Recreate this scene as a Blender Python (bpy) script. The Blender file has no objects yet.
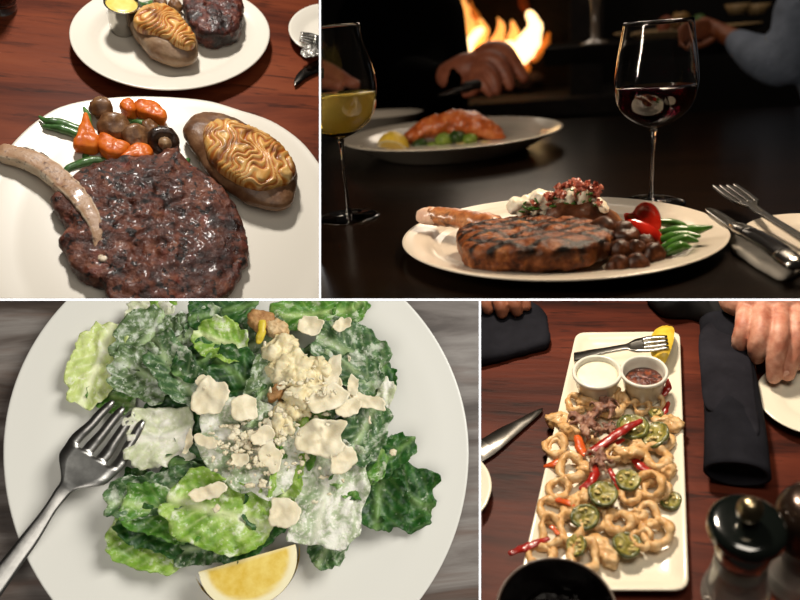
import bpy, bmesh, math, random
from mathutils import Vector, Matrix, noise
from math import sin, cos, pi, radians, sqrt
F = 720.0                                   # focal length in pixels of the 800x600 frame
SC = bpy.context.scene
random.seed(7)

# ------------------------------------------------------------------ camera
CAM_H, PITCH = 0.95, 45.0
cam_d = bpy.data.cameras.new('camera'); cam = bpy.data.objects.new('camera', cam_d)
SC.collection.objects.link(cam)
cam.location = (0, 0, CAM_H); cam.rotation_euler = (radians(90 - PITCH), 0, 0)
cam_d.sensor_width = 36.0; cam_d.lens = F / 800 * 36.0
cam_d.clip_start = 0.02; cam_d.clip_end = 60
cam_d.dof.use_dof = True; cam_d.dof.focus_distance = 0.665; cam_d.dof.aperture_fstop = 4.4
SC.camera = cam
CM = Matrix.Translation((0, 0, CAM_H)) @ Matrix.Rotation(radians(90 - PITCH), 4, 'X')

def ray(u, v):
    return Vector((u - 400, 300 - v, -F)).normalized()

class Cell:
    """One table setting: local x right, y away, z up, in units of k metres (about a millimetre)."""
    def __init__(s, name, ref, elev, dist, clip):
        s.name = name
        r = ray(*ref); y = Vector((0, 1, 0)); t = (y - r * y.dot(r)).normalized()
        n = (-r) * sin(radians(elev)) + t * cos(radians(elev))
        ya = (r - n * r.dot(n)).normalized(); xa = ya.cross(n)
        s.O = r * dist; s.n = n; s.xa = xa; s.ya = ya; s.k = dist / F
        s.clip = clip
        M = Matrix(((xa.x, ya.x, n.x, s.O.x), (xa.y, ya.y, n.y, s.O.y), (xa.z, ya.z, n.z, s.O.z), (0, 0, 0, 1)))
        s.M = CM @ M; s.Mc = M
        s.col = bpy.data.collections.new(name); SC.collection.children.link(s.col)
    def loc(s, X):
        d = X - s.O
        return Vector((d.dot(s.xa), d.dot(s.ya), d.dot(s.n))) / s.k
    def p(s, u, v, h=0.0):
        q = ray(u, v); t = (s.n.dot(s.O) + h * s.k) / s.n.dot(q)
        return s.loc(q * t)
    def pd(s, u, v, d):                      # point at depth d (units) in front of the camera
        q = ray(u, v); return s.loc(q * (d * s.k / -q.z))
    def s(s_, P):                            # image scale at a local point, relative to the reference
        X = s_.Mc @ (P * s_.k); return -X.z / F / s_.k
C = None                                     # current cell
def use(c):
    global C; C = c
def P(u, v, h=0.0): return C.p(u, v, h)
def PP(pts, h=0.0): return [C.p(u, v, h) for u, v in pts]

# ------------------------------------------------------------------ materials
def lin(c):
    if isinstance(c, str):
        c = c.lstrip('#'); c = [int(c[i:i + 2], 16) / 255 for i in (0, 2, 4)]
        c = [x / 12.92 if x <= 0.04045 else ((x + 0.055) / 1.055) ** 2.4 for x in c]
    return (c[0], c[1], c[2], 1.0)
MATS = {}
def mat(name, cols, size=10, detail=5, rough=.5, bump=0.0, bsize=None, spec=.5, stretch=(1, 1, 1), dist=0.0,
        spots=(), coat=0.0, sss=0.0, ssr=(1, .5, .3), metal=0.0, trans=0.0, ior=1.45, attr=None, emit=None, alpha=1.0, seed=0.0, wave=None, rvar=None, sheen=0.0):
    """Procedural Principled material; sizes are in millimetres of object space."""
    if name in MATS: return MATS[name]
    m = bpy.data.materials.new(name); m.use_nodes = True; MATS[name] = m
    nt = m.node_tree; N = nt.nodes; L = nt.links; N.clear()
    out = N.new('ShaderNodeOutputMaterial'); b = N.new('ShaderNodeBsdfPrincipled'); L.new(b.outputs[0], out.inputs[0])
    tc = N.new('ShaderNodeTexCoord'); mp = N.new('ShaderNodeMapping')
    L.new(tc.outputs['Object'], mp.inputs[0]); mp.inputs['Scale'].default_value = stretch; mp.inputs['Location'].default_value = (seed, seed * .7, seed * .3)
    def nz(sz, det=5.0, rg=.55, ds=0.0):
        n = N.new('ShaderNodeTexNoise'); n.inputs['Scale'].default_value = 1000.0 / sz; n.inputs['Detail'].default_value = det
        n.inputs['Roughness'].default_value = rg; n.inputs['Distortion'].default_value = ds; L.new(mp.outputs[0], n.inputs['Vector']); return n
    def rampn(stops):
        r = N.new('ShaderNodeValToRGB'); e = r.color_ramp.elements
        while len(e) < len(stops): e.new(.5)
        for i, (p_, c_) in enumerate(stops): e[i].position = p_; e[i].color = lin(c_)
        return r
    def mix(fac, a, bcol):
        x = N.new('ShaderNodeMix'); x.data_type = 'RGBA'
        if isinstance(fac, float): x.inputs[0].default_value = fac
        else: L.new(fac, x.inputs[0])
        if isinstance(a, tuple): x.inputs[6].default_value = a
        else: L.new(a, x.inputs[6])
        if isinstance(bcol, tuple): x.inputs[7].default_value = bcol
        else: L.new(bcol, x.inputs[7])
        return x.outputs[2]
    if isinstance(cols, (str, tuple)): cur = lin(cols)
    elif wave:
        w = N.new('ShaderNodeTexWave'); w.wave_type = 'BANDS'; w.bands_direction = 'Y'
        w.inputs['Scale'].default_value = 1000.0 / wave[0] / 6.28; w.inputs['Distortion'].default_value = wave[1]; w.inputs['Detail'].default_value = 4
        w.inputs['Detail Scale'].default_value = wave[2]; L.new(mp.outputs[0], w.inputs['Vector'])
        n0 = nz(size, detail); mx = N.new('ShaderNodeMath'); mx.operation = 'MULTIPLY_ADD'
        L.new(w.outputs['Fac'], mx.inputs[0]); mx.inputs[1].default_value = wave[3]
        m2 = N.new('ShaderNodeMath'); m2.operation = 'MULTIPLY'; L.new(n0.outputs['Fac'], m2.inputs[0]); m2.inputs[1].default_value = 1 - wave[3]
        L.new(m2.outputs[0], mx.inputs[2]); r = rampn(cols); L.new(mx.outputs[0], r.inputs[0]); cur = r.outputs[0]
    else:
        r = rampn(cols); L.new(nz(size, detail, .6, dist).outputs['Fac'], r.inputs[0]); cur = r.outputs[0]
    if attr:                                   # list of (attribute, colour or ramp)
        for an, stops in attr:
            a = N.new('ShaderNodeAttribute'); a.attribute_name = an
            if isinstance(stops, str):
                cur = mix(a.outputs['Fac'], cur, lin(stops))
            else:
                r = rampn(stops); L.new(a.outputs['Fac'], r.inputs[0]); x = N.new('ShaderNodeMix'); x.data_type = 'RGBA'; x.blend_type = 'MULTIPLY'; x.inputs[0].default_value = 1.0
                if isinstance(cur, tuple): x.inputs[6].default_value = cur
                else: L.new(cur, x.inputs[6])
                L.new(r.outputs[0], x.inputs[7]); cur = x.outputs[2]
    for (col, sz, lo, hi, st) in spots:
        n = nz(sz, 4.0, .6, .3); r = rampn([(lo, (0, 0, 0)), (hi, (st, st, st))]); L.new(n.outputs['Fac'], r.inputs[0])
        cur = mix(r.outputs[0], cur, lin(col))
    I = b.inputs
    if isinstance(cur, tuple): I['Base Color'].default_value = cur
    else: L.new(cur, I['Base Color'])
    I['Roughness'].default_value = rough; I['Specular IOR Level'].default_value = spec; I['Metallic'].default_value = metal
    I['Coat Weight'].default_value = coat; I['Coat Roughness'].default_value = .12; I['IOR'].default_value = ior
    I['Transmission Weight'].default_value = trans; I['Alpha'].default_value = alpha
    if sheen: I['Sheen Weight'].default_value = sheen
    if sss: I['Subsurface Weight'].default_value = sss; I['Subsurface Radius'].default_value = ssr; I['Subsurface Scale'].default_value = .004
    if rvar:
        n = nz(rvar[0], 3.0); r = rampn([(.35, (rvar[1],) * 3), (.65, (rvar[2],) * 3)]); L.new(n.outputs['Fac'], r.inputs[0]); L.new(r.outputs[0], I['Roughness'])
    if bump:
        n = nz(bsize or size, 5.0, .6); bp = N.new('ShaderNodeBump'); bp.inputs['Strength'].default_value = bump
        bp.inputs['Distance'].default_value = (bsize or size) / 1000.0 * .5
        L.new(n.outputs['Fac'], bp.inputs['Height']); L.new(bp.outputs[0], I['Normal'])
    if emit:
        I['Emission Color'].default_value = lin(emit[0]); I['Emission Strength'].default_value = emit[1]
        if len(emit) > 2 and not isinstance(cur, tuple): L.new(cur, I['Emission Color'])
    return m

# ------------------------------------------------------------------ object helpers
THINGS = []
def tag(o, label, cat, group=None, kind=None):
    if label: o['label'] = label
    if cat: o['category'] = cat
    if group: o['group'] = group
    if kind: o['kind'] = kind
def thing(name, at, label, cat, group=None):
    """An Empty at the base of a thing; at is a local point."""
    o = bpy.data.objects.new(name, None); o.empty_display_size = .01; C.col.objects.link(o)
    o.matrix_world = C.M @ Matrix.Translation(Vector(at) * C.k)
    o['_at'] = list(Vector(at)); tag(o, label, cat, group); return o
def obj(name, geo, m, parent=None, label=None, cat=None, group=None, kind=None, at=None, smooth=True, attrs=None):
    """One mesh object from (verts, faces) in local units."""
    vs, fs = geo[0], geo[1]
    if len(geo) > 2 and geo[2]: attrs = {**(geo[2]), **(attrs or {})}
    if parent is not None:
        g = parent
        while g.parent is not None: g = g.parent
        o0 = Vector(g['_at'])
    else:
        if at is None:
            n = len(vs); zc = min(v[2] for v in vs)
            at = Vector((sum(v[0] for v in vs) / n, sum(v[1] for v in vs) / n, zc))
        o0 = Vector(at)
    me = bpy.data.meshes.new(name)
    me.from_pydata([(Vector(v) - o0) * C.k for v in vs], [], fs)
    me.validate(); me.update()
    bm = bmesh.new(); bm.from_mesh(me); bmesh.ops.recalc_face_normals(bm, faces=bm.faces[:]); bm.to_mesh(me); bm.free()
    if smooth:
        for pl in me.polygons: pl.use_smooth = True
    if attrs:
        for an, vals in attrs.items():
            if len(vals) == len(me.vertices):
                a = me.attributes.new(an, 'FLOAT', 'POINT'); a.data.foreach_set('value', vals)
    o = bpy.data.objects.new(name, me); C.col.objects.link(o)
    for mm in (m if isinstance(m, (list, tuple)) else [m]): me.materials.append(mm)
    if parent is None:
        o.matrix_world = C.M @ Matrix.Translation(o0 * C.k); o['_at'] = list(o0)
    else: o.parent = parent
    tag(o, label, cat, group, kind)
    return o
def join(*gs):
    V, Fc = [], []
    for g in gs:
        b = len(V); V += list(g[0]); Fc += [tuple(i + b for i in f) for f in g[1]]
    return V, Fc
def fbm(p, sz, oc=4, seed=0.0):
    return noise.fractal(Vector((p[0] / sz + seed, p[1] / sz + seed * 1.7, p[2] / sz - seed)), 1.0, 2.0, oc)
def vnormals(vs, fs):
    N = [Vector((0, 0, 0)) for _ in vs]
    for f in fs:
        a, b, c = (Vector(vs[f[i]]) for i in (0, 1, 2)); n = (b - a).cross(c - a)
        for i in f: N[i] += n
    return [n.normalized() if n.length > 1e-9 else Vector((0, 0, 1)) for n in N]
def rough_up(geo, amp, sz, oc=4, seed=0.0, ridge=False, flat=True):
    vs, fs = geo[0], geo[1]; N = vnormals(vs, fs); out = []; zm = min(v[2] for v in vs)
    for v, n in zip(vs, N):
        f = fbm(v, sz, oc, seed)
        if ridge: f = .5 - abs(f)
        q = Vector(v) + n * amp * f
        if flat: q.z = max(q.z, zm)
        out.append(q)
    return (out, fs) + tuple(geo[2:])
def spline(pts, n, closed=True):
    pts = [Vector(p) for p in pts]; m = len(pts); dense = []
    segs = m if closed else m - 1
    for i in range(segs):
        if closed: a, b, c, d = pts[i - 1], pts[i], pts[(i + 1) % m], pts[(i + 2) % m]
        else: a, b, c, d = pts[max(i - 1, 0)], pts[i], pts[i + 1], pts[min(i + 2, m - 1)]
        for j in range(12):
            t = j / 12
            dense.append(.5 * ((2 * b) + (c - a) * t + (2 * a - 5 * b + 4 * c - d) * t * t + (3 * b - a - 3 * c + d) * t ** 3))
    dense.append(pts[0] if closed else pts[-1])
    L = [0.0]
    for i in range(1, len(dense)): L.append(L[-1] + (dense[i] - dense[i - 1]).length)
    out, j = [], 0; cnt = n if closed else n - 1
    for i in range(n):
        d = L[-1] * i / cnt
        while j < len(L) - 2 and L[j + 1] < d: j += 1
        s = (d - L[j]) / max(L[j + 1] - L[j], 1e-9); out.append(dense[j].lerp(dense[j + 1], min(max(s, 0), 1)))
    return out
def bridge(nr, ns, closed=True):
    fs = []
    for i in range(nr - 1):
        for j in range(ns if closed else ns - 1):
            k = (j + 1) % ns; fs.append((i * ns + j, i * ns + k, (i + 1) * ns + k, (i + 1) * ns + j))
    return fs
def dome(outline, z0, h, rings=20, segs=72, e=.6, low=35, top=None, jag=0.0, jsz=6, seed=0.0):
    """Solid mound over an outline (local xy): rounded sides, flat underside; e small = boxy, 1 = round."""
    ol = spline([Vector((p[0], p[1], 0)) for p in outline], segs)
    c = sum(ol, Vector()) / segs
    if jag: ol = [p + (p - c).normalized() * jag * fbm(p, jsz, 3, seed) for p in ol]
    sgn = lambda x, q: math.copysign(abs(x) ** q, x)
    R = sum((p - c).length for p in ol) / segs
    a0 = radians(-low); zl = sgn(sin(a0), e); V = []; A = []; prof = []
    for i in range(241):
        a = a0 + (pi / 2 - a0) * (i / 240); prof.append((max(cos(a), 0) ** e * R, h * (sgn(sin(a), e) - zl) / (1 - zl)))
    D = [0.0]
    for (r0, y0), (r1, y1) in zip(prof, prof[1:]): D.append(D[-1] + sqrt((r1 - r0) ** 2 + (y1 - y0) ** 2))
    j = 0
    for i in range(rings + 1):
        d = D[-1] * (i / rings)
        while j < 239 and D[j + 1] < d: j += 1
        q = (d - D[j]) / max(D[j + 1] - D[j], 1e-9); q = min(max(q, 0), 1)
        s = (prof[j][0] + (prof[j + 1][0] - prof[j][0]) * q) / R; z = z0 + prof[j][1] + (prof[j + 1][1] - prof[j][1]) * q
        for p in ol:
            w = c + (p - c) * max(s, .012); dz = top(w.x, w.y, s) if top else 0.0
            V.append(Vector((w.x, w.y, z + dz * min(1, max(0, (z - z0) / h * 1.3))))); A.append(s)
    Fc = bridge(rings + 1, segs)
    b = len(V); V.append(Vector((c.x, c.y, z0))); A.append(0)
    for j in range(segs): Fc.append((b, (j + 1) % segs, j))
    Fc.append(tuple(rings * segs + j for j in range(segs)))
    return V, Fc
def sheet(outline, zf, rings=10, segs=48, thick=1.2, jag=0.0, jsz=5, seed=0.0):
    """Thin closed sheet over an outline; zf(x, y, s) gives the height, s runs from 0 at the middle to 1 at the edge."""
    ol = spline([Vector((p[0], p[1], 0)) for p in outline], segs); c = sum(ol, Vector()) / segs
    if jag: ol = [p + (p - c).normalized() * jag * fbm(p, jsz, 3, seed) for p in ol]
    V = []; A = []
    for side in (1, 0):
        for i in range(rings + 1):
            s = (i + .15) / (rings + .15)
            for p in ol:
                q = c + (p - c) * s
                V.append(Vector((q.x, q.y, zf(q.x, q.y, s) + (0 if side else -thick * (1 - .7 * s)))))
                A.append(s)
    n = (rings + 1) * segs
    Fc = bridge(rings + 1, segs) + [tuple(i + n for i in f[::-1]) for f in bridge(rings + 1, segs)]
    Fc.append(tuple(range(segs))[::-1]); Fc.append(tuple(n + j for j in range(segs)))
    for j in range(segs):
        k = (j + 1) % segs; Fc.append((rings * segs + j, rings * segs + k, n + rings * segs + k, n + rings * segs + j))
    return V, Fc, {'edge': A}
def tube(path, rad, seg=12, n=None, flat=None, cap=4, up=None, mark=None, sq=1.0):
    """Round-ended tube along a path; flat scales across the up axis."""
    path = [Vector(p) for p in path]; m = len(path)
    rad = list(rad) if isinstance(rad, (list, tuple)) else [rad] * m
    if n:
        pr = spline([Vector((p.x, p.y, p.z)) for p in path], n, False)
        rr = []
        for i in range(n):
            t = i / (n - 1) * (m - 1); a = min(int(t), m - 2); rr.append(rad[a] + (rad[a + 1] - rad[a]) * (t - a))
        path, rad = pr, rr
    T = []
    for i in range(len(path)):
        d = path[min(i + 1, len(path) - 1)] - path[max(i - 1, 0)]; T.append(d.normalized() if d.length > 1e-9 else Vector((1, 0, 0)))
    pts = []
    for q in range(cap): a = pi / 2 * q / cap; pts.append((path[0] - T[0] * rad[0] * cos(a), max(rad[0] * sin(a), rad[0] * .06), T[0]))
    for a, b, c in zip(path, rad, T): pts.append((a, b, c))
    for q in range(cap - 1, -1, -1): a = pi / 2 * q / cap; pts.append((path[-1] + T[-1] * rad[-1] * cos(a), max(rad[-1] * sin(a), rad[-1] * .06), T[-1]))
    u = Vector(up) if up else Vector((0, 0, 1))
    V = []
    prev = None
    for (p, r, t) in pts:
        if up or prev is None:
            s = t.cross(u)
            if s.length < .05: s = t.cross(Vector((0, 1, 0)))
        else: s = prev - t * prev.dot(t)
        s.normalize(); prev = s; w = s.cross(t)
        for j in range(seg):
            a = 2 * pi * j / seg; ca, sa = cos(a), sin(a); ca, sa = math.copysign(abs(ca) ** sq, ca), math.copysign(abs(sa) ** sq, sa); V.append(p + s * (r * ca) + w * (r * sa * (flat or 1)))
    Fc = bridge(len(pts), seg); Fc.append(tuple(range(seg))[::-1]); Fc.append(tuple((len(pts) - 1) * seg + j for j in range(seg)))
    if mark: return V, Fc, {mark: [max(0, min(1, (abs(sin(2 * pi * j / seg)) - .62) / .2)) * (1 if sin(2 * pi * j / seg) * (1 if True else 1) else 0) for _ in pts for j in range(seg)]}
    return V, Fc
def lathe(prof, at=(0, 0, 0), seg=48, axis=None, sx=1.0, sy=1.0, ring=False):
    at = Vector(at); V = []
    ax = Vector(axis).normalized() if axis else Vector((0, 0, 1))
    q = Vector((0, 0, 1)).rotation_difference(ax)
    for r, z in prof:
        for j in range(seg):
            a = 2 * pi * j / seg; V.append(at + q @ Vector((max(r, .02) * cos(a) * sx, max(r, .02) * sin(a) * sy, z)))
    Fc = bridge(len(prof), seg)
    if ring:
        b = (len(prof) - 1) * seg; Fc += [(b + j, b + (j + 1) % seg, (j + 1) % seg, j) for j in range(seg)]
    else: Fc.append(tuple(range(seg))[::-1]); Fc.append(tuple((len(prof) - 1) * seg + j for j in range(seg)))
    return V, Fc
def smoothprof(pts, n=40):
    return [(p.x, p.y) for p in spline([Vector((a, b, 0)) for a, b in pts], n, False)]
def inset_loft(outline, prof, segs=120):
    """Loft of one outline through (inset, z) steps: dishes and platters."""
    ol = spline([Vector((p[0], p[1], 0)) for p in outline], segs)
    ar = sum(ol[i].x * ol[(i + 1) % segs].y - ol[(i + 1) % segs].x * ol[i].y for i in range(segs))
    if ar < 0: ol.reverse()
    nr = []
    for i in range(segs):
        t = ol[(i + 1) % segs] - ol[i - 1]; nr.append(Vector((-t.y, t.x, 0)).normalized())
    V = []
    for d, z in prof:
        for p, n in zip(ol, nr): V.append(p + n * d + Vector((0, 0, z)))
    Fc = bridge(len(prof), segs); Fc.append(tuple(range(segs))[::-1]); Fc.append(tuple((len(prof) - 1) * segs + j for j in range(segs)))
    return V, Fc
def ell(cx, cy, a, b, n=24, b2=None):
    """Pixel ellipse; b2 is the upper half height when it differs."""
    return [(cx + a * cos(2 * pi * i / n), cy + ((b if sin(2 * pi * i / n) > 0 else (b2 or b)) * sin(2 * pi * i / n))) for i in range(n)]
def dish(outline, H=12, rim=20, floor=4, foot=.35, th=3.0, segs=128, well=8):
    """Plate: foot, sloped underside, rounded lip, rim, well."""
    pr = [(foot * 100 + 6, 0.2), (foot * 100, 0), (foot * 100 - 2.5, .6), (foot * 100 - 6, 2.2), (4, H - th), (1, H - th * .6), (0, H - th * .25), (.5, H), (1.6, H + .25), (3.2, H),
          (rim * .6, H - (H - floor) * .28), (rim, H - (H - floor) * .45), (rim + well * .5, floor + .9), (rim + well, floor + .15), (rim + well * 1.5, floor), (rim + well * 2.2, floor)]
    return inset_loft(outline, pr, segs)
def jitter_poly(c, a, b, ang, n=9, amt=.2, rnd=random):
    out = []
    for i in range(n):
        t = 2 * pi * i / n; r = 1 + rnd.uniform(-amt, amt); x, y = a * r * cos(t), b * r * sin(t)
        out.append((c[0] + x * cos(ang) - y * sin(ang), c[1] + x * sin(ang) + y * cos(ang)))
    return out
def fork_geo(base, tip, up, Lw, prof, slot=.27, z=None, thick=1.6):
    """A four-tined fork as one connected sheet: prof is (t, half width) along the axis, z(t) the height; slots run over the last part."""
    base, tip = Vector(base), Vector(tip); d = tip - base; L = d.length; d.normalize(); up = Vector(up).normalized(); s = d.cross(up).normalized(); up = s.cross(d)
    rows = 64; cols = [-1, -.62, -.44, -.12, .12, .44, .62, 1]
    cols = [-1, -.6, -.47, -.07, .07, .47, .6, 1]
    cols = [-1, -.64, -.46, -.09, .09, .46, .64, 1]
    gaps = {1, 3, 5}
    def wid(t):
        for (a, wa), (b, wb) in zip(prof, prof[1:]):
            if t <= b: 
                q = (t - a) / (b - a); q = q * q * (3 - 2 * q); return wa + (wb - wa) * q
        return prof[-1][1]
    bm = bmesh.new(); G = []
    for i in range(rows + 1):
        t = i / rows; w = wid(t); zz = z(t) if z else 0.0; row = []
        for j, cx in enumerate(cols):
            crown = (1 - cx * cx) * min(w * .12, 1.2) * (1 if t < 1 - slot * 1.6 else -.6)
            tt = t
            if t > 1 - slot * .12 and True:
                q = (t - (1 - slot * .12)) / (slot * .12)
                mid = (cols[j - 1] + cx) / 2 if j % 2 else (cols[min(j + 1, 7)] + cx) / 2
                cx = cx + (mid - cx) * .55 * q
            row.append(bm.verts.new(base + d * (L * tt) + s * (w * cx) + up * (zz + crown)))
        G.append(row)
    for i in range(rows):
        for j in range(7):
            if j in gaps and (i + .5) / rows > 1 - slot: continue
            bm.faces.new((G[i][j], G[i][j + 1], G[i + 1][j + 1], G[i + 1][j]))
    bmesh.ops.recalc_face_normals(bm, faces=bm.faces[:])
    bmesh.ops.solidify(bm, geom=bm.faces[:], thickness=thick)
    bm.verts.index_update(); V = [v.co.copy() for v in bm.verts]; Fc = [tuple(v.index for v in f.verts) for f in bm.faces]; bm.free()
    return V, Fc
def slab(outline, z0, h, bev=.6, segs=60):
    """Flat plate of even thickness with softened edges."""
    return inset_loft(outline, [(bev, z0), (0, z0 + bev), (0, z0 + h - bev), (bev, z0 + h)], segs)
def blob(parts, voxel=1.3, smooth=6):
    """Continuous organic surface from tapered tubes; returned as verts, faces."""
    V, Fc = join(*parts)
    me = bpy.data.meshes.new('tmp'); me.from_pydata([tuple(v) for v in V], [], Fc)
    bm = bmesh.new(); bm.from_mesh(me); bmesh.ops.recalc_face_normals(bm, faces=bm.faces[:]); bm.to_mesh(me); bm.free()
    o = bpy.data.objects.new('tmp', me); SC.collection.objects.link(o)
    r = o.modifiers.new('r', 'REMESH'); r.mode = 'VOXEL'; r.voxel_size = voxel
    s = o.modifiers.new('s', 'SMOOTH'); s.iterations = smooth; s.factor = .5
    dg = bpy.context.evaluated_depsgraph_get(); dg.update(); ev = o.evaluated_get(dg); m2 = ev.to_mesh()
    V = [v.co.copy() for v in m2.vertices]; Fc = [tuple(p.vertices) for p in m2.polygons]
    ev.to_mesh_clear(); bpy.data.objects.remove(o); bpy.data.meshes.remove(me)
    return V, Fc
def ball(c, r, n=10, sz=(1, 1, 1)):
    pr = [(r * sin(pi * i / n), -r * cos(pi * i / n)) for i in range(n + 1)]
    V, Fc = lathe(pr, (0, 0, 0), 16); c = Vector(c)
    return [Vector((v.x * sz[0], v.y * sz[1], v.z * sz[2])) + c for v in V], Fc
def light(name, kind, at, to, energy, size=.1, color=(1, 1, 1), size_y=None, spread=180, cells=None, blend=.4, angle=40):
    ld = bpy.data.lights.new(name, kind); o = bpy.data.objects.new(name, ld); SC.collection.objects.link(o)
    a = C.M @ (Vector(at) * C.k); b = C.M @ (Vector(to) * C.k)
    o.location = a; o.rotation_euler = (b - a).to_track_quat('-Z', 'Y').to_euler()
    ld.energy = energy; ld.color = color
    if kind == 'AREA':
        ld.size = size
        if size_y: ld.shape = 'RECTANGLE'; ld.size_y = size_y
        ld.spread = radians(spread)
    elif kind == 'SPOT': ld.shadow_soft_size = size; ld.spot_size = radians(angle); ld.spot_blend = blend
    else: ld.shadow_soft_size = size
    o.light_linking.receiver_collection = C.col; o.light_linking.blocker_collection = C.col
    return o

TL = Cell('steak table', (160, 200), 51, .70, [('u<', 319.0), ('v<', 298.4)])
TR = Cell('wine table', (567, 240), 16, .64, [('u>', 321.0), ('v<', 298.4)])
BL = Cell('salad table', (236, 453), 79, .70, [('u<', 478.8), ('v>', 300.7)])
BR = Cell('calamari table', (620, 400), 46, .68, [('u>', 481.0), ('v>', 300.7)])
WHITE = mat('white porcelain', '#e9e6dd', rough=.22, spec=.5, coat=.25)
STEEL = mat('polished steel', '#b9b6b0', rough=.2, metal=1.0)
SILVER = mat('brushed steel', [(.3, '#9c9994'), (.7, '#b5b2ac')], 6, rough=.36, metal=1.0)
# =================================================================== bone-in steak table (upper left)
use(TL)
WOOD1 = mat('red brown wood', [(.25, '#2e120a'), (.42, '#562514'), (.56, '#74371f'), (.8, '#88472a')], 60, 6, rough=.5, stretch=(.16, 1, 1), dist=.6, bump=.12, bsize=4, spots=(('#241009', 9, .55, .68, .7),), spec=.12)
tb = [P(-80, -60), P(420, -60), P(420, 380), P(-80, 380)]
def tabletop(m, corners, label, th=30):
    V = [Vector((p.x, p.y, -.4)) for p in corners] + [Vector((p.x, p.y, -th)) for p in corners]
    return obj('dining_table', (V, [(0, 1, 2, 3), (7, 6, 5, 4), (0, 4, 5, 1), (1, 5, 6, 2), (2, 6, 7, 3), (3, 7, 4, 0)]), m, None, label, 'table', smooth=False)
tabletop(WOOD1, tb, 'sunlit red brown wooden table under the bone-in steak plate')
PL1 = mat('warm white plate', '#e4ddcf', rough=.3, spec=.5, coat=.15)
fp = [(3, 155), (20, 135), (40, 118), (62, 106), (95, 99), (145, 96), (204, 100), (240, 110), (272, 121), (300, 140), (319, 163), (336, 190), (346, 235), (338, 290), (300, 340), (160, 368), (20, 345), (-22, 290), (-28, 230), (-15, 182)]
obj('dinner_plate', dish(PP(fp, 12), 12, 12, 10, .4, 3, 128, 17), PL1, None, 'large warm white plate under the bone-in steak', 'plate')
rp = ell(169.5, 33, 100.5, 57, 32, 52)
obj('dinner_plate', dish(PP(rp, 17), 17, 22, 9, .6, 3), PL1, None, 'white oval plate with filet steak and silver sauce cup', 'plate')
obj('side_plate', dish(PP(ell(326, 28, 37.5, 25, 24), 12), 12, 12, 6, .2, 2.5), PL1, None, 'small white side plate with fork and crumpled wrapper, cut off at the edge', 'plate')

# --- the big steak
MEAT1 = mat('peppered seared meat', [(.25, '#130705'), (.38, '#3a1c13'), (.5, '#5c2f20'), (.62, '#784631'), (.75, '#9a6a50')], 12, 9, rough=.5, bump=1.0, bsize=3.2, dist=.5,
            spots=(('#7a2a20', 26, .58, .7, .5), ('#2b0d0a', 38, .54, .68, .7), ('#b98a6c', 3.5, .64, .72, .55), ('#0a0605', 8, .56, .62, .95), ('#0a0605', 30, .60, .66, .8)), coat=.12, spec=.5, rvar=(6, .22, .75))
steak_o = [(52, 206), (58, 220), (66, 232), (62, 246), (65, 258), (73, 269), (86, 281), (104, 290), (110, 302), (128, 311), (160, 315), (200, 312), (224, 301), (239, 281), (247, 257), (247, 244), (242, 228), (234, 210), (224, 193), (208, 180), (194, 170), (182, 162), (180, 149), (174, 152), (160, 158), (140, 161), (120, 161), (102, 165), (88, 172), (74, 181), (62, 193)]
def ribs(x, y, s): return 3.2 * fbm((x, y, 0), 26, 3, 2.2) * (1 - s ** 3) - 2.0 * max(0, 1 - abs(fbm((x, y, 0), 55, 2, 9.0)) * 9) * (1 - s ** 2)
st = thing('bone_in_steak', P(150, 240, 10.3), 'big charred bone-in ribeye steak with a long curved bone', 'steak')
g = dome(PP(steak_o, 16), 10.4, 20, 60, 200, .5, 35, ribs, 2.2, 9, 1.0)
g = rough_up(g, 2.6, 26, 5, 3.0); g = rough_up(g, 1.5, 8, 4, 8.0)
obj('meat', g, MEAT1, st)
BONE = mat('roasted bone', [(.25, '#a87a60'), (.36, '#e0c4a4'), (.55, '#efdcc0'), (.75, '#f6e8d2')], 16, 5, rough=.4, bump=.35, bsize=4, attr=[('mid', [(0, '#ffffff'), (1, '#c0a898')])], spots=(('#4a261a', 4, .56, .66, .75), ('#8d6d60', 11, .6, .7, .45)), coat=.2)
bp_ = [(6, 154, 20), (26, 159, 21), (46, 169, 22), (63, 183, 24), (79, 199, 27), (91, 216, 29), (97, 231, 29), (98, 247, 27)]
g = tube([P(*q) for q in bp_], [8.5, 9.3, 9.3, 9.3, 8.8, 7.5, 5.5, 3.4], 28, 50, .7, 4, (0, 0, 1), 'mid', .55)
obj('bone', rough_up(g, .9, 6, 4, 1.0), BONE, st)
g = tube([P(98, 256, 27), P(104, 259, 27.5), P(107, 255, 28)], [2.5, 4, 2], 10, 8, .6); obj('bone', rough_up(g, 1.2, 4), BONE, st)
g = tube([P(14, 149, 15), P(34, 154, 15), P(52, 165, 16), P(60, 174, 17)], [1.5, 4, 4.5, 2.5], 12, 24, .8)
obj('fat_edge', rough_up(g, 2, 6), mat('dark crust', [(.35, '#24110c'), (.65, '#5a3422')], 6, rough=.4, bump=.6), st)

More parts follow.
